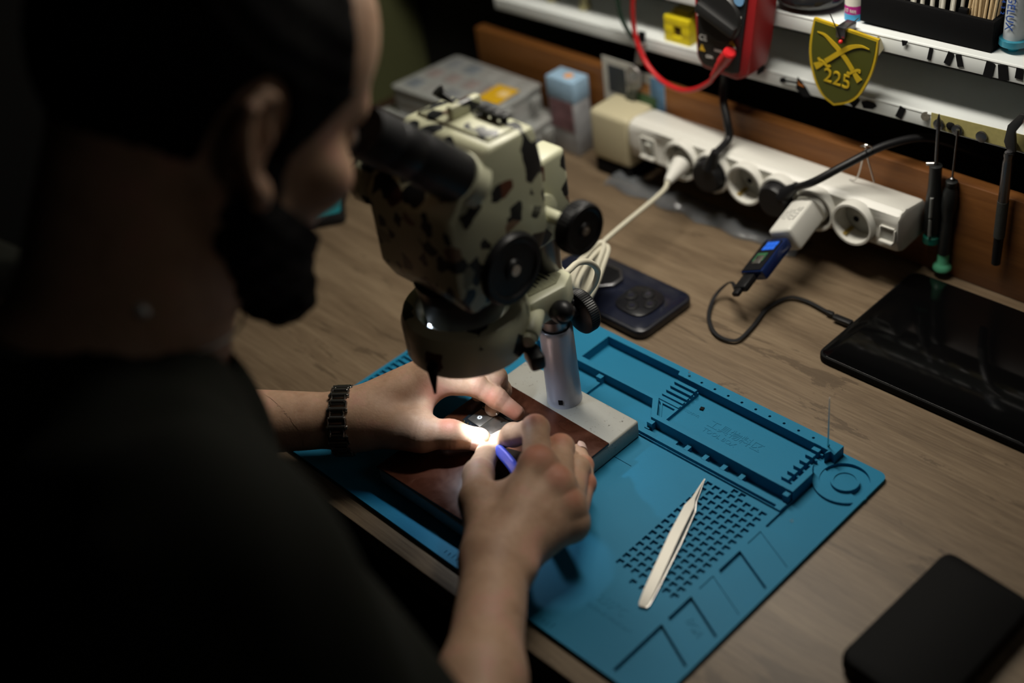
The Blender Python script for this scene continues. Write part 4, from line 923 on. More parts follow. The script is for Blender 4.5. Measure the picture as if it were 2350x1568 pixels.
out = [(-0.7053, 0.5079, 0.0275), (-0.7051, 0.5250, 0.0275), (-0.6878, 0.5242, 0.0275), (-0.6884, 0.5070, 0.0275)]
sc = obj('shield_can', MB().prism([V((p[0], p[1], T + .0009)) for p in out], (0, 0, .0020), .0004), SH, pcb)
c = V((-0.6974, 0.5156, 0.0281)); obj('round_sticker', MB().cyl((c.x, c.y, T + .0029), (c.x, c.y, T + .0031), .0023, n=24), mat('sticker_white', (.85, .85, .85), .5), sc)
obj('sticker_mark', MB().text('4', .0030, (c.x, c.y, T + .00325), (1, .4, 0), (-.4, 1, 0), .0001), MATTE, sc)
GOLD = mat('gold_arc', (.55, .36, .08), .35, .8)
for q, a0 in (((-0.7066, 0.5294, 0.0262), .3), ((-0.7075, 0.5043, 0.0262), 1.2), ((-0.7028, 0.5043, 0.0262), 1.2)):
    obj('gold_contact', MB().ring((q[0], q[1], T + .0010), (0, 0, 1), .0013, .0003, 14, 6, a0 - 2.2, a0 + 2.2), GOLD, pcb)
random.seed(3)
CAP = mat('component_dark', (.05, .05, .06), .3); CAP2 = mat('component_tin', (.55, .55, .55), .3, .8)
for q in ((-0.6923, 0.5359, 0.0262), (-0.6872, 0.5354, 0.0262), (-0.6827, 0.5359, 0.0262), (-0.6769, 0.5351, 0.0262), (-0.6705, 0.5343, 0.0262), (-0.6686, 0.5292, 0.0262), (-0.6657, 0.5328, 0.0262), (-0.6912, 0.5294, 0.0262), (-0.6610, 0.5336, 0.0262), (-0.6629, 0.5278, 0.0262), (-0.6578, 0.5260, 0.0262), (-0.6715, 0.4998, 0.0262), (-0.6668, 0.5006, 0.0262), (-0.6699, 0.4940, 0.0262), (-0.6638, 0.4945, 0.0262), (-0.6611, 0.4994, 0.0262), (-0.6772, 0.4967, 0.0262), (-0.6792, 0.5297, 0.0262), (-0.6554, 0.5329, 0.0262), (-0.6920, 0.5032, 0.0262), (-0.6983, 0.5049, 0.0262)):
    s = random.uniform(.0008, .0019)
    obj('component', MB().obox((q[0], q[1], T + .0009 + s * .3), (s * 1.3, s * .8, s * .6), (1, random.uniform(-.3, .5), 0), (0, 1, 0), .0001), random.choice([CAP, CAP2, CAP, BRASS]), pcb)
obj('solder_ball', MB().ball((-0.6795, 0.5213, 0.0376), .0010, seg=10), STEEL, pcb)
o = obj('screw_post', MB().cyl((-.6145, .5155, .0250), (-.6145, .5155, .0290), .0022, n=16), STEEL); tag(o, 'small silver post on the brown board behind the right hand', 'post')
o = obj('flat_ribbon', MB().prism([(-0.6276, 0.5366, 0.0252), (-0.6262, 0.5390, 0.0252), (-0.6020, 0.5370, 0.0252), (-0.6029, 0.5336, 0.0252)], (0, 0, .0012)), PC); tag(o, 'dark flat ribbon circuit lying on the brown board beside the right hand', 'ribbon')
sp_ = thing('blue_pick', 'blue plastic pick tool pinched in the right hand', 'tool', (-.652, .492, .045))
PB = mat('blue_pick', (.045, .07, .42), .3, trans=.1, coat=.4)
b = MB().tube([(-0.6459, 0.4897, 0.0420), (-0.6335, 0.4844, 0.0450), (-0.6177, 0.4780, 0.0500), (-0.6028, 0.4706, 0.0560), (-0.5928, 0.4649, 0.0600)], lambda t: (.0052 - .0014 * abs(t - .4), .0028), 14)
obj('handle', b, PB, sp_)
obj('ridge', MB().tube([(-0.6402, 0.4880, 0.0455), (-0.6263, 0.4833, 0.0490), (-0.6090, 0.4755, 0.0550)], .0012, 8), mat('blue_pick_light', (.20, .20, .62), .3), sp_)
obj('pick_tip', MB().tube([(-0.6459, 0.4897, 0.0420), (-0.6598, 0.4953, 0.0340), (-0.6690, 0.4992, 0.0275)], lambda t: .0014 * (1 - .75 * t) + .0002, 8), STEEL, sp_)
o = obj('wire_loop', MB().tube([(-0.6739, 0.4962, 0.0290), (-0.6733, 0.5009, 0.0290), (-0.6694, 0.5046, 0.0290), (-0.6661, 0.5057, 0.0290)], .0005, 8).tube([(-0.6686, 0.4932, 0.0285), (-0.6700, 0.4978, 0.0290), (-0.6675, 0.5018, 0.0290)], .0005, 8), STEEL); tag(o, 'thin shiny wire tips between the left thumb and right fingers', 'wire')


# ------------------------------------------------------------------ the repair worker: bodies grown from distance fields
F32 = np.float32
def A(*v): return np.array(v, F32)
def smin(a, b, k):
    h = np.clip(.5 + .5 * (b - a) / k, 0, 1); return b + (a - b) * h - k * h * (1 - h)
def cap(P, a, b, ra, rb, flat=None):
    a = np.array(a, F32); b = np.array(b, F32); q = P - a; ba = b - a
    if flat is not None:
        n = np.array(flat[0], F32); n /= np.linalg.norm(n); s = 1 / flat[1] - 1
        q = q + np.outer(q @ n, n) * F32(s); ba = ba + n * (ba @ n) * F32(s)
    t = np.clip((q @ ba) / (ba @ ba), 0, 1)
    return np.linalg.norm(q - t[:, None] * ba, axis=1) - (ra + t * (rb - ra))
def ell(P, c, r, R=None):
    q = P - np.array(c, F32)
    if R is not None: q = q @ R            # columns of R are the local axes
    r = np.array(r, F32); k0 = np.linalg.norm(q / r, axis=1); k1 = np.linalg.norm(q / (r * r), axis=1) + 1e-9
    return k0 * (k0 - 1) / k1
def chain(P, pts, rs, k=.004, flat=None):
    d = None
    for i in range(len(pts) - 1):
        e = cap(P, pts[i], pts[i + 1], rs[i], rs[i + 1], flat); d = e if d is None else smin(d, e, k)
    return d
def nets(f, lo, hi, h):
    lo = np.array(lo, F32); hi = np.array(hi, F32); B = 10
    nb = np.ceil((hi - lo) / (h * B)).astype(int); n = nb * B + 1
    D = np.full(tuple(n), .1, F32)
    ijk = np.stack(np.meshgrid(*[np.arange(k) for k in nb], indexing='ij'), -1).reshape(-1, 3)
    cen = lo + (ijk * B + B / 2) * h; dc = f(cen.astype(F32)); rad = h * B * .9 + .004
    g = np.stack(np.meshgrid(*[np.arange(B + 1)] * 3, indexing='ij'), -1).reshape(-1, 3)
    for (i, j, k), d in zip(ijk[dc < -rad], dc): D[i * B:i * B + B + 1, j * B:j * B + B + 1, k * B:k * B + B + 1] = -.1
    act = ijk[np.abs(dc) <= rad]
    for s in range(0, len(act), 60):
        a = act[s:s + 60]; pt = (a[:, None, :] * B + g[None]).reshape(-1, 3)
        v = f((lo + pt * h).astype(F32)).reshape(len(a), B + 1, B + 1, B + 1)
        for q, (i, j, k) in enumerate(a): D[i * B:i * B + B + 1, j * B:j * B + B + 1, k * B:k * B + B + 1] = v[q]
    ins = D < 0; c = np.zeros(tuple(n - 1), np.int8)
    for dx in (0, 1):
        for dy in (0, 1):
            for dz in (0, 1): c += ins[dx:n[0] - 1 + dx, dy:n[1] - 1 + dy, dz:n[2] - 1 + dz]
    m = (c > 0) & (c < 8); idx = np.full(c.shape, -1, np.int32); cells = np.argwhere(m); idx[m] = np.arange(len(cells))
    acc = np.zeros((len(cells), 3)); cnt = np.zeros(len(cells))
    X, Y, Z = cells.T
    for ax in range(3):
        for u in (0, 1):
            for w_ in (0, 1):
                o = [0, 0, 0]; o[(ax + 1) % 3] = u; o[(ax + 2) % 3] = w_; p = list(o); p[ax] = 1
                d0 = D[X + o[0], Y + o[1], Z + o[2]]; d1 = D[X + p[0], Y + p[1], Z + p[2]]
                s = (d0 < 0) != (d1 < 0); t = np.where(s, d0 / np.where(s, d0 - d1, 1), 0)
                pos = cells + np.array(o); pos = pos.astype(float); pos[:, ax] += t
                acc += pos * s[:, None]; cnt += s
    vs = lo + acc / np.maximum(cnt, 1)[:, None] * h
    Q = []
    for ax in range(3):
        a1, a2 = (ax + 1) % 3, (ax + 2) % 3
        s0 = [slice(0, k) for k in n]; s1 = [slice(0, k) for k in n]; s0[ax] = slice(0, n[ax] - 1); s1[ax] = slice(1, n[ax])
        e = np.argwhere(ins[tuple(s0)] != ins[tuple(s1)])
        ok = (e[:, a1] > 0) & (e[:, a2] > 0) & (e[:, a1] < n[a1] - 1) & (e[:, a2] < n[a2] - 1); e = e[ok]
        fl = ins[e[:, 0], e[:, 1], e[:, 2]]; q = []
        for u, w_ in ((0, 0), (1, 0), (1, 1), (0, 1)):
            c_ = e.copy(); c_[:, a1] -= u; c_[:, a2] -= w_; q.append(idx[c_[:, 0], c_[:, 1], c_[:, 2]])
        q = np.stack(q, 1); q = np.where(fl[:, None], q[:, ::-1], q); Q.append(q[:, ::-1] if False else q)
    return vs, np.concatenate(Q)
def merge(parts, keep=None):
    vs = []; fs = []; b = 0
    for v, q in parts: vs.append(v); fs.append(q + b); b += len(v)
    return np.concatenate(vs), np.concatenate(fs)
def clip(vq, test):
    v, q = vq; c = v[q].mean(1); q = q[test(c)]
    u, inv = np.unique(q, return_inverse=True); return v[u], inv.reshape(q.shape)
def npobj(name, vq, m, parent=None, smooth_it=1):
    v, q = vq
    ed = np.sort(np.concatenate([q[:, [0, 1]], q[:, [1, 2]], q[:, [2, 3]], q[:, [3, 0]]]), 1)
    ue, ct = np.unique(ed, axis=0, return_counts=True); rim = np.zeros(len(v), bool); rim[ue[ct == 1].ravel()] = True
    for _ in range(smooth_it):                           # light Laplacian smoothing, open rims stay
        s = np.zeros_like(v); c = np.zeros(len(v))
        for a, b_ in ((0, 1), (1, 2), (2, 3), (3, 0)):
            np.add.at(s, q[:, a], v[q[:, b_]]); np.add.at(c, q[:, a], 1); np.add.at(s, q[:, b_], v[q[:, a]]); np.add.at(c, q[:, b_], 1)
        v = np.where(rim[:, None], v, v * .5 + .5 * s / np.maximum(c, 1)[:, None])
    me = bpy.data.meshes.new(name); me.vertices.add(len(v)); me.vertices.foreach_set('co', v.astype(F32).ravel())
    me.loops.add(q.size); me.loops.foreach_set('vertex_index', q.astype(np.int32).ravel())
    me.polygons.add(len(q)); me.polygons.foreach_set('loop_start', np.arange(0, q.size, 4, dtype=np.int32))
    me.update(calc_edges=True); me.validate(); me.polygons.foreach_set('use_smooth', np.ones(len(me.polygons), bool))
    me.materials.append(m); o = bpy.data.objects.new(name, me); SC.collection.objects.link(o)
    if parent is not None: attach(o, parent)
    return o

SKIN = mat('skin', (.40, .235, .165), .58, bump=.16, bs=520, spec=.35)
nt = SKIN.node_tree; bb = nt.nodes['Principled BSDF']
n1 = noise(nt, 38, (1, 1, 1), 4, .4); n2 = noise(nt, 240, (1, 1, 1), 3)
c = ramp(nt, n1, [(.32, (.35, .205, .125)), (.52, (.43, .27, .17)), (.68, (.48, .255, .18))])
c = mixc(nt, .22, c, ramp(nt, n2, [(.3, (.30, .17, .12)), (.7, (.50, .32, .24))])); nt.links.new(c, bb.inputs['Base Color'])
bb.inputs['Subsurface Weight'].default_value = .10; bb.inputs['Subsurface Radius'].default_value = (.006, .002, .001)

# --- left hand (flat on the board) ---
LW = A(*(-0.7684, 0.4319, 0.0460))
LMC = [A(*(-0.7381, 0.4982, 0.0610)), A(*(-0.7433, 0.5125, 0.0620)), A(*(-0.7542, 0.5288, 0.0550)), A(*(-0.7700, 0.5418, 0.0440))]
LF = [[LMC[0], A(*(-0.7014, 0.5199, 0.0610)), A(*(-0.6841, 0.5278, 0.0490)), A(*(-0.6676, 0.5342, 0.0365))],
      [LMC[1], A(*(-0.6969, 0.5397, 0.0580)), A(*(-0.6944, 0.5421, 0.0430)), A(*(-0.6921, 0.5278, 0.0335))],
      [LMC[2], A(*(-0.7214, 0.5485, 0.0500)), A(*(-0.7156, 0.5462, 0.0380)), A(*(-0.7166, 0.5331, 0.0335))],
      [LMC[3], A(*(-0.7540, 0.5495, 0.0400)), A(*(-0.7435, 0.5482, 0.0320)), A(*(-0.7389, 0.5383, 0.0315))]]
LR = [[.0120, .0098, .0088, .0072], [.0120, .0100, .0086, .0074], [.0115, .0095, .0082, .0070], [.0105, .0085, .0072, .0062]]
LT = [A(*(-0.7445, 0.4423, 0.0460)), A(*(-0.7052, 0.4563, 0.0470)), A(*(-0.6859, 0.4732, 0.0450)), A(*(-0.6689, 0.4884, 0.0375))]
LE = A(-.955, .262, .058)
def left_hand(P):
    arm = cap(P, LW, LE, .0232, .040)
    palm = smin(cap(P, LW, LMC[0], .0215, .0145), cap(P, LW, LMC[1], .0215, .0140), .012)
    palm = smin(palm, cap(P, LW, LMC[2], .0205, .0130), .012); palm = smin(palm, cap(P, LW + A(0, .004, -.004), LMC[3], .0190, .0120), .012)
    palm = smin(palm, cap(P, LMC[0], LMC[3], .0125, .0115), .010)
    hand = smin(arm, palm, .014)
    th = chain(P, LT, [.0190, .0136, .0122, .0098], .006); th = smin(th, ell(P, LT[3] + (LT[3] - LT[2]) * .02, (.0105, .0105, .0095)), .003)
    th = smin(th, cap(P, LW, LT[1], .0195, .0130), .010)
    hand = smin(hand, th, .013)
    hand = smin(hand, cap(P, LT[1] + A(-.004, .002, 0), LMC[0] + A(-.002, -.004, -.008), .0080, .0075), .016)   # web of the thumb
    out = hand
    for k in range(4):
        f = chain(P, LF[k], LR[k], .0035)
        for j in (1, 2): f = smin(f, ell(P, LF[k][j] + A(0, 0, .0012), (LR[k][j] * 1.06,) * 3), .003)
        out = np.minimum(smin(hand, f, .0085), out if k else smin(hand, f, .0085))
    # creases over the joints of the index finger and the thumb
    for a, n_, r_ in ((LF[0][1], LF[0][2] - LF[0][0], .0105), (LF[0][2], LF[0][3] - LF[0][1], .0095), (LT[2], LT[3] - LT[1], .0128), (LT[1], LT[2] - LT[0], .0138)):
        n_ = n_ / np.linalg.norm(n_); t = (P - a) @ n_; rr = np.linalg.norm((P - a) - t[:, None] * n_, axis=1)
        out = out + np.where(rr < r_ * 1.6, .00045 * np.exp(-(t / .0009) ** 2) + .0003 * np.exp(-((t - .0035) / .0008) ** 2), 0).astype(F32)
    return out
# --- right hand (pinch grip) ---
RW = A(*(-0.5420, 0.3920, 0.0560))
RMC = [A(*(-0.5683, 0.4678, 0.0800)), A(*(-0.5483, 0.4682, 0.0700)), A(*(-0.5353, 0.4647, 0.0580)), A(*(-0.5300, 0.4604, 0.0460))]
RF = [[RMC[0], A(*(-0.6046, 0.5005, 0.0760)), A(*(-0.6352, 0.5007, 0.0520)), A(*(-0.6532, 0.4971, 0.0385))],
      [RMC[1], A(*(-0.5839, 0.5067, 0.0620)), A(*(-0.6062, 0.5138, 0.0420)), A(*(-0.6172, 0.5044, 0.0345))],
      [RMC[2], A(*(-0.5642, 0.5042, 0.0520)), A(*(-0.5889, 0.5178, 0.0370)), A(*(-0.5999, 0.5113, 0.0335))],
      [RMC[3], A(*(-0.5555, 0.5023, 0.0420)), A(*(-0.5750, 0.5215, 0.0365)), A(*(-0.5931, 0.5341, 0.0335))]]
RR = [[.0125, .0106, .0092, .0074], [.0125, .0104, .0090, .0078], [.0120, .0098, .0085, .0075], [.0108, .0084, .0074, .0066]]
RT = [A(*(-0.5655, 0.4063, 0.0560)), A(*(-0.5933, 0.4219, 0.0640)), A(*(-0.6214, 0.4476, 0.0550)), A(*(-0.6481, 0.4798, 0.0385))]
RB = A(*(-0.4612, 0.3020, 0.0680)); RE = RW + (RB - RW) / np.linalg.norm(RB - RW) * .262
def right_hand(P):
    arm = smin(cap(P, RW, RB, .0250, .0275), cap(P, RB, RE, .0275, .042), .02)
    arm = smin(arm, ell(P, A(*(-0.5198, 0.3949, 0.0600)), (.013, .013, .011)), .008)
    palm = None
    for k in range(4):
        e = cap(P, RW, RMC[k], .0215, .0135 - .0008 * k); palm = e if palm is None else smin(palm, e, .011)
    palm = smin(palm, cap(P, RMC[0], RMC[3], .0125, .0110), .010)
    hand = smin(arm, palm, .014)
    th = chain(P, RT, [.0195, .0142, .0122, .0096], .006)
    th = smin(th, ell(P, RT[3], (.0098, .0098, .0098)), .003)
    hand = smin(hand, th, .012)
    hand = smin(hand, cap(P, RT[1] + A(.004, .0, -.002), RMC[0] + A(-.002, -.004, -.010), .0090, .0080), .014)
    out = None
    for k in range(4):
        f = chain(P, RF[k], RR[k], .0035)
        for j in (0, 1, 2): f = smin(f, ell(P, RF[k][j] + A(0, 0, .0018 if j else .0035), (RR[k][j] * 1.04,) * 3), .004)
        o_ = smin(hand, f, .0075); out = o_ if out is None else np.minimum(out, o_)
    # tendons and veins on the back of the hand
    for k in range(4):
        out = smin(out, cap(P, RW + A(0, .012, .017) * .9, RMC[k] + A(0, -.004, .0105 - .001 * k), .0035, .0040), .006)
    for a, n_, r_ in ((RF[0][1], RF[0][2] - RF[0][0], .011), (RT[2], RT[3] - RT[1], .0125), (RF[3][2], RF[3][3] - RF[3][1], .008)):
        n_ = n_ / np.linalg.norm(n_); t = (P - a) @ n_; rr = np.linalg.norm((P - a) - t[:, None] * n_, axis=1)
        out = out + np.where(rr < r_ * 1.6, .0004 * np.exp(-(t / .0010) ** 2), 0).astype(F32)
    return out
# --- head, neck, torso ---
th_ = math.radians(37)
HO = A(-.668, .3255, .4270); HF = A(0, math.cos(th_), -math.sin(th_)); HU = A(0, math.sin(th_), math.cos(th_)); HR = A(1, 0, 0)
HM = np.stack([HR, HF, HU], 1)                      # columns: right, forward, up
def hp(r, f, u): return HO + HR * r + HF * f + HU * u
def skull(Q):
    d = ell(Q, (0, -.012, .042), (.0775, .098, .090)); d = smin(d, ell(Q, (0, .040, .052), (.066, .055, .055)), .02)
    d = smin(d, ell(Q, (0, .045, -.022), (.060, .052, .082)), .02)
    for s in (-1, 1):
        d = smin(d, cap(Q, (s * .056, .008, -.045), (s * .018, .078, -.092), .018, .017), .018)
        d = smin(d, ell(Q, (s * .040, .068, -.014), (.026, .024, .024)), .012)
    d = smin(d, cap(Q, (-.036, .082, .032), (.036, .082, .032), .0125, .0125), .014); d = smin(d, ell(Q, (0, .038, .070), (.066, .054, .058)), .02)
    d = smin(d, ell(Q, (0, .086, -.090), (.020, .017, .017)), .012)
    for s in (-1, 1): d = -smin(-d, ell(Q, (s * .031, .102, .012), (.017, .016, .012)), .010)
    for s in (-1, 1): d = smin(d, ell(Q, (s * .031, .084, .012), (.0125, .0125, .0125)), .002)
    d = smin(d, cap(Q, (0, .096, .020), (0, .116, -.018), .0075, .0110), .007)
    for s in (-1, 1): d = smin(d, ell(Q, (s * .0125, .106, -.022), (.0075, .0085, .0065)), .004)
    d = smin(d, cap(Q, (-.018, .090, -.049), (.018, .090, -.049), .0065, .0065), .005); d = smin(d, cap(Q, (-.016, .089, -.059), (.016, .089, -.059), .0070, .0070), .004)
    return d
EAR = [(.006, .030), (-.004, .033), (-.016, .027), (-.019, .012), (-.016, -.004), (-.008, -.018), (.000, -.026)]
def ears(Q):
    Q = Q.copy(); f_ = Q[:, 1] + .010; u_ = Q[:, 2] + .002; Q[:, 1] = f_ * .962 + u_ * .274; Q[:, 2] = u_ * .962 - f_ * .274
    out = None
    for s in (-1, 1):
        e = None
        for (f0, u0), (f1, u1) in zip(EAR, EAR[1:]):
            c_ = cap(Q, (s * (.079 - f0 * .42 + .006), f0, u0), (s * (.079 - f1 * .42 + .006), f1, u1), .0042, .0042); e = c_ if e is None else smin(e, c_, .003)
        e = smin(e, cap(Q, (s * .077, .004, .028), (s * .078, .006, .006), .004, .004), .005)
        e = smin(e, ell(Q, (s * .081, .002, -.027), (.0045, .009, .011)), .006)
        e = smin(e, ell(Q, (s * .0775, -.005, .004), (.004, .014, .024)), .006)
        e = smin(e, cap(Q, (s * .086, -.008, .018), (s * .084, -.010, -.006), .0028, .0028), .004)
        out = e if out is None else np.minimum(out, e)
    return out
NB = A(-.672, .205, .285)
SR, SL = A(-.500, .150, .285), A(-.845, .150, .285)
def head(P):
    Q = ((P - HO) @ HM).astype(F32)
    d = smin(skull(Q), ears(Q), .004)
    n_ = cap(P, hp(0, -.028, -.030), NB, .058, .062); n_ = smin(n_, cap(P, hp(0, .020, -.070), NB + A(0, .045, .015), .036, .050), .025)
    n_ = smin(n_, cap(P, hp(.055, -.02, -.03), A(-.655, .262, .275), .012, .012), .012)
    return smin(d, n_, .018)
TORSO = [((-.672, .170, .235), (-.672, .070, .050), .105, .125), ((-.672, .070, .050), (-.672, -.060, -.180), .125, .135), ((-.780, .135, .215), (-.565, .135, .215), .085, .085)]
def torso(P, g):
    d = None
    for a, b_, r0, r1 in TORSO:
        e = cap(P, a, b_, r0 + g, r1 + g); d = e if d is None else smin(d, e, .06)
    d = smin(d, cap(P, NB + A(0, -.01, -.02), SR, .060 + g, .060 + g), .05); d = smin(d, cap(P, NB + A(0, -.01, -.02), SL, .060 + g, .060 + g), .05)
    return d
def upper_arms(P, g):
    return np.minimum(cap(P, SR, RE, .056 + g, .042 + g), cap(P, SL, LE, .056 + g, .042 + g))
def body(P):
    d = smin(head(P), torso(P, -.006), .03)
    d = smin(d, upper_arms(P, 0), .03)
    d = smin(d, cap(P, RE, RB, .042, .0275), .02); d = np.minimum(d, right_hand(P)); return np.minimum(d, left_hand(P))
pr = thing('person', 'short haired bearded man in a dark shirt bending over the microscope with both hands', 'person', (-.65, -.05, -.75))
hb = []
lo_l, hi_l = A(-.845, .385, .006), A(-.628, .600, .095)
lo_r, hi_r = A(-.700, .300, .006), A(-.480, .560, .125)
inb = lambda c, lo, hi, m: ((c > lo + m) & (c < hi - m)).all(1)
handL = clip(nets(left_hand, lo_l - .004, hi_l + .004, .0013), lambda c: inb(c, lo_l, hi_l, 0))
handR = clip(nets(right_hand, lo_r - .004, hi_r + .004, .0013), lambda c: inb(c, lo_r, hi_r, 0))
HL, HH = A(-.80, .20, .27), A(-.545, .50, .58)
headm = clip(nets(body, HL - .004, HH + .004, .0026), lambda c: inb(c, HL, HH, 0))
rest = clip(nets(body, A(-1.05, -.25, -.35), A(-.30, .60, .60), .0045), lambda c: ~inb(c, lo_l, hi_l, .009) & ~inb(c, lo_r, hi_r, .009) & ~inb(c, HL, HH, .005))
npobj('body', merge([handL, handR, headm, rest]), SKIN, pr)

SHIRT = mat('dark_olive_shirt', (.0085, .0092, .0062), .9, bump=.5, bs=700, spec=.15)
def shirt(P):
    d = torso(P, .012)
    mr = SR + (RE - SR) * .80; ml = SL + (LE - SL) * .80
    d = smin(d, cap(P, SR, mr, .076, .070), .045); d = smin(d, cap(P, SL, ml, .076, .070), .045)
    x, y, z = P.T
    w_ = .004 * np.sin(x * 55 + z * 30 + 2 * np.sin(y * 30)) * np.sin(y * 40 - z * 25) + .0025 * np.sin(z * 90 + x * 60)
    d = d + w_
    c_ = NB + A(0, .020, .028); ax = A(0, .25, .97)
    cutq = P - c_; t = cutq @ ax; rr = np.linalg.norm(cutq - t[:, None] * ax, axis=1)
    rim = np.sqrt((rr - .073) ** 2 + (t + .004 + .25 * 0) ** 2) - .006
    d = np.maximum(d, -(np.maximum(rr - .072, -t - .03)))
    return d
npobj('shirt', nets(shirt, A(-1.02, -.30, -.34), A(-.30, .42, .40), .005), SHIRT, pr, 2)
HAIR = mat('dark_hair', (.0040, .0032, .0028), .8, bump=.8, bs=900, spec=.12)
def hair(P):
    Q = ((P - HO) @ HM).astype(F32); d = skull(Q) - .0065
    r, f, u = Q.T
    hl = np.where(u > .045, .046 - (u - .045) * .30, .018 + (u + .01) * .62)         # hairline
    reg = f - hl
    reg = np.maximum(reg, -(u + .052 + np.clip(f, -.1, 0) * .15))
    er = np.sqrt(((f + .014) / .024) ** 2 + ((u - .002) / .038) ** 2) - 1
    reg = np.maximum(reg, -(er * .022))
    fu = .0012 * np.sin(r * 420 + f * 260) * np.sin(u * 380 - f * 190)
    return smin(d + fu, d + fu, .001) * 0 + np.maximum(d + fu, reg)
npobj('hair', nets(hair, HO - .16, HO + .16, .0030), HAIR, pr)
def beard(P):
    Q = ((P - HO) @ HM).astype(F32); d = skull(Q) - .0085
    d = smin(d, cap(Q, (-.022, .088, -.100), (.022, .088, -.100), .021, .021), .015)
    r, f, u = Q.T
    reg = u - (-.030 - .35 * np.clip(f - .02, 0, 1)); reg = np.maximum(reg, -(f + .004 - .25 * (u + .03)))
    lip = np.sqrt((r / .024) ** 2 + ((f - .098) / .02) ** 2 + ((u + .054) / .010) ** 2) - 1
    reg = np.maximum(reg, -lip * .01)
    side = np.maximum(np.maximum(u + .005, -(u + .06)), np.maximum(f - .022, -(f + .000)))
    reg = np.minimum(reg, side)
    fu = .0018 * np.sin(r * 300 + f * 210) * np.sin(u * 330)
    return np.maximum(d + fu, reg)
npobj('beard', nets(beard, HO - .16, HO + .16, .0030), HAIR, pr)
for s in (-1, 1):
    P0 = hp(s * .031, .0965, .012)
    obj('eyebrow', MB().tube([tuple(hp(s * .014, .0985, .031)), tuple(hp(s * .030, .0975, .037)), tuple(hp(s * .048, .084, .032))], lambda t: (.0028 * (1 - .5 * t), .0035), 8), HAIR, pr)
    obj('eye', MB().ball(hp(s * .031, .0865, .012), .0118, seg=16), mat('eye_dark', (.10, .08, .07), .5), pr)
NAIL = mat('fingernail', (.62, .44, .38), .25, coat=.3)
def flush(points):
    nt = SKIN.node_tree; bb = nt.nodes['Principled BSDF']; src = bb.inputs['Base Color'].links[0].from_socket
    tc = nt.nodes.new('ShaderNodeTexCoord')
    for p, r in points:
        vm = nt.nodes.new('ShaderNodeVectorMath'); vm.operation = 'DISTANCE'; vm.inputs[1].default_value = [float(q) for q in p]
        nt.links.new(tc.outputs['Object'], vm.inputs[0])
        mr = nt.nodes.new('ShaderNodeMapRange'); mr.inputs['From Min'].default_value = r * .35; mr.inputs['From Max'].default_value = r; mr.inputs['To Min'].default_value = .62; mr.inputs['To Max'].default_value = 0
        mr.interpolation_type = 'SMOOTHSTEP'
        nt.links.new(vm.outputs['Value'], mr.inputs['Value']); src = mixc(nt, mr.outputs[0], src, (.42, .125, .075))
    nt.links.new(src, bb.inputs['Base Color'])
bd = next(o for o in bpy.data.objects if o.name == 'body')
off = bd.matrix_parent_inverse.inverted() @ V((0, 0, 0)) * 0
flush([(RMC[0] + A(0, 0, .012), .017), (RMC[1] + A(0, 0, .012), .015), (RMC[2] + A(.002, 0, .010), .013), (RF[0][1] + A(0, 0, .008), .012), (RF[3][1] + A(.004, 0, .005), .013), (RF[3][2] + A(.003, 0, .004), .010), (RF[1][1] + A(0, 0, .008), .012),
       (LF[0][2] + A(0, -.004, .004), .011), (LF[0][3] + A(0, -.004, .003), .012), (LT[2] + A(0, 0, .010), .013), (LMC[0] + A(.006, -.006, 0), .018)])
def nail(tip, prev, up, r, w_, l_):
    tip = V([float(q) for q in tip]); prev = V([float(q) for q in prev]); d = (tip - prev).normalized(); up = V(up); up = (up - d * up.dot(d)).normalized(); sd = d.cross(up)
    bm = bmesh.new(); R = []
    for i in range(7):
        t = i / 6; row = []
        ww = w_ * (math.sin(math.pi * (.18 + .64 * t)) ** .5)
        for j in range(7):
            a = (j / 6 - .5) * 2 * math.asin(min(.95, ww / r)); 
            row.append(bm.verts.new(tip + d * (l_ * (t - .45)) + (up * math.cos(a) + sd * math.sin(a)) * (r + .0004)))
        R.append(row)
    for p_, q_ in zip(R, R[1:]):
        for j in range(6): bm.faces.new((p_[j], p_[j + 1], q_[j + 1], q_[j]))
    g = bmesh.ops.extrude_face_region(bm, geom=list(bm.faces)); bmesh.ops.translate(bm, verts=[v for v in g['geom'] if isinstance(v, bmesh.types.BMVert)], vec=up * .0006)
    return obj('fingernail', MB().add(bm), NAIL, pr)
nail(LT[3], LT[2], (.1, -.95, .30), .0100, .0062, .0125)
nail(RF[3][3], RF[3][2], (.45, .55, .75), .0066, .0046, .0085)

# trousers and stool, below the desk edge
def trousers(P):
    d = cap(P, (-.740, -.06, -.235), (-.600, -.06, -.235), .115, .115)
    for s in (-1, 1):
        x = -.672 + s * .10
        d = smin(d, chain(P, [A(x, -.06, -.235), A(x + s * .04, .33, -.235), A(x + s * .04, .36, -.66)], [.095, .066, .048], .02), .03)
    return d
npobj('trousers', nets(trousers, A(-.98, -.22, -.72), A(-.36, .46, -.10), .010), mat('dark_trousers', (.014, .015, .020), .9), pr)
for s in (-1, 1):
    x = -.672 + s * .14
    obj('shoe', MB().box((x - .045, .30, -.749), (x + .045, .56, -.675), .028, 4), BLACK, pr)
st = thing('stool', 'black round stool under the seated man', 'stool', (-.672, -.06, -.75))
obj('seat', MB().lathe((-.672, -.06, -.430), (0, 0, 1), [(0, .17), (.01, .18), (.05, .18), (.065, .17), (.068, .05)], 36), RUBBER, st)
obj('column', MB().cyl((-.672, -.06, -.72), (-.672, -.06, -.43), .025), DSTEEL, st)
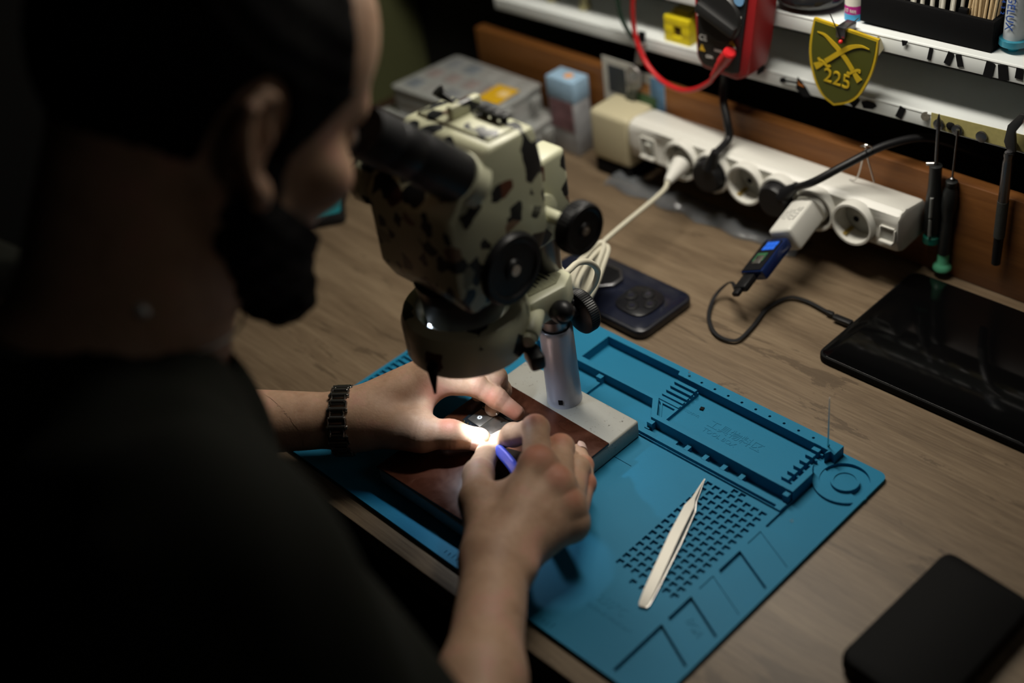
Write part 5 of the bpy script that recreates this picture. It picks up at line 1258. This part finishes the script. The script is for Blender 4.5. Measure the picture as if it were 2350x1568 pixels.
for k in range(5):
    a = 2 * math.pi * k / 5; obj('leg', MB().tube([(-.672, -.06, -.70), (-.672 + .24 * math.cos(a), -.06 + .24 * math.sin(a), -.735)], .015, 8, 0), DSTEEL, st)

# bracelet: bicycle chain links round the left wrist
br_ = thing('chain_bracelet', 'dark steel bicycle chain bracelet round the left wrist', 'bracelet', tuple(float(q) for q in A(*(-0.7735, 0.4250, 0.0460))))
bc_ = A(*(-0.7739, 0.4255, 0.0465)); ax = (LE - LW) / np.linalg.norm(LE - LW); bx_, by_, bz_ = frame(V([float(q) for q in ax]))
BRC = mat('bracelet_steel', (.24, .23, .22), .26, 1.0); NL = 24; RB_ = .0292
for k in range(NL):
    a = 2 * math.pi * k / NL; a2 = 2 * math.pi * (k + 1) / NL
    c_ = V([float(q) for q in bc_])
    p = c_ + (bx_ * math.cos(a) + by_ * math.sin(a)) * RB_; q = c_ + (bx_ * math.cos(a2) + by_ * math.sin(a2)) * RB_; mid = (p + q) / 2; nrm = (mid - c_).normalized()
    wd = .0058 if k % 2 else .0074
    lk = MB()
    for s in (-1, 1):
        lk.tube([p + bz_ * s * wd, mid * 1 + bz_ * s * wd, q + bz_ * s * wd], lambda t: (.0010, .0017 + .0013 * abs(2 * t - 1)), 8, 3)
    lk.cyl(p - bz_ * wd, p + bz_ * wd, .0028, n=12)
    obj('chain_link', lk, BRC, br_)
    obj('rivet', MB().cyl(p - bz_ * (wd + .0018), p + bz_ * (wd + .0018), .0016, n=10), STEEL, br_)
# necklace
nk = thing('necklace', 'thin silver chain round the neck above the shirt collar', 'necklace', tuple(float(q) for q in NB))
pts = []
for k in range(25):
    a = 2 * math.pi * k / 24; pts.append(tuple(float(q) for q in (NB + A(.0, .026, .044) + A(.0735 * math.cos(a), .078 * math.sin(a), -.030 * math.sin(a)))))
obj('chain', MB().tube(pts, .0011, 6, 4), STEEL, nk)
p = V([float(q) for q in A(*(-0.6135, 0.2283, 0.3596))])
obj('bead', MB().ball(p, .0050, seg=14), mat('pale_bead', (.85, .85, .82), .25, .5), nk)
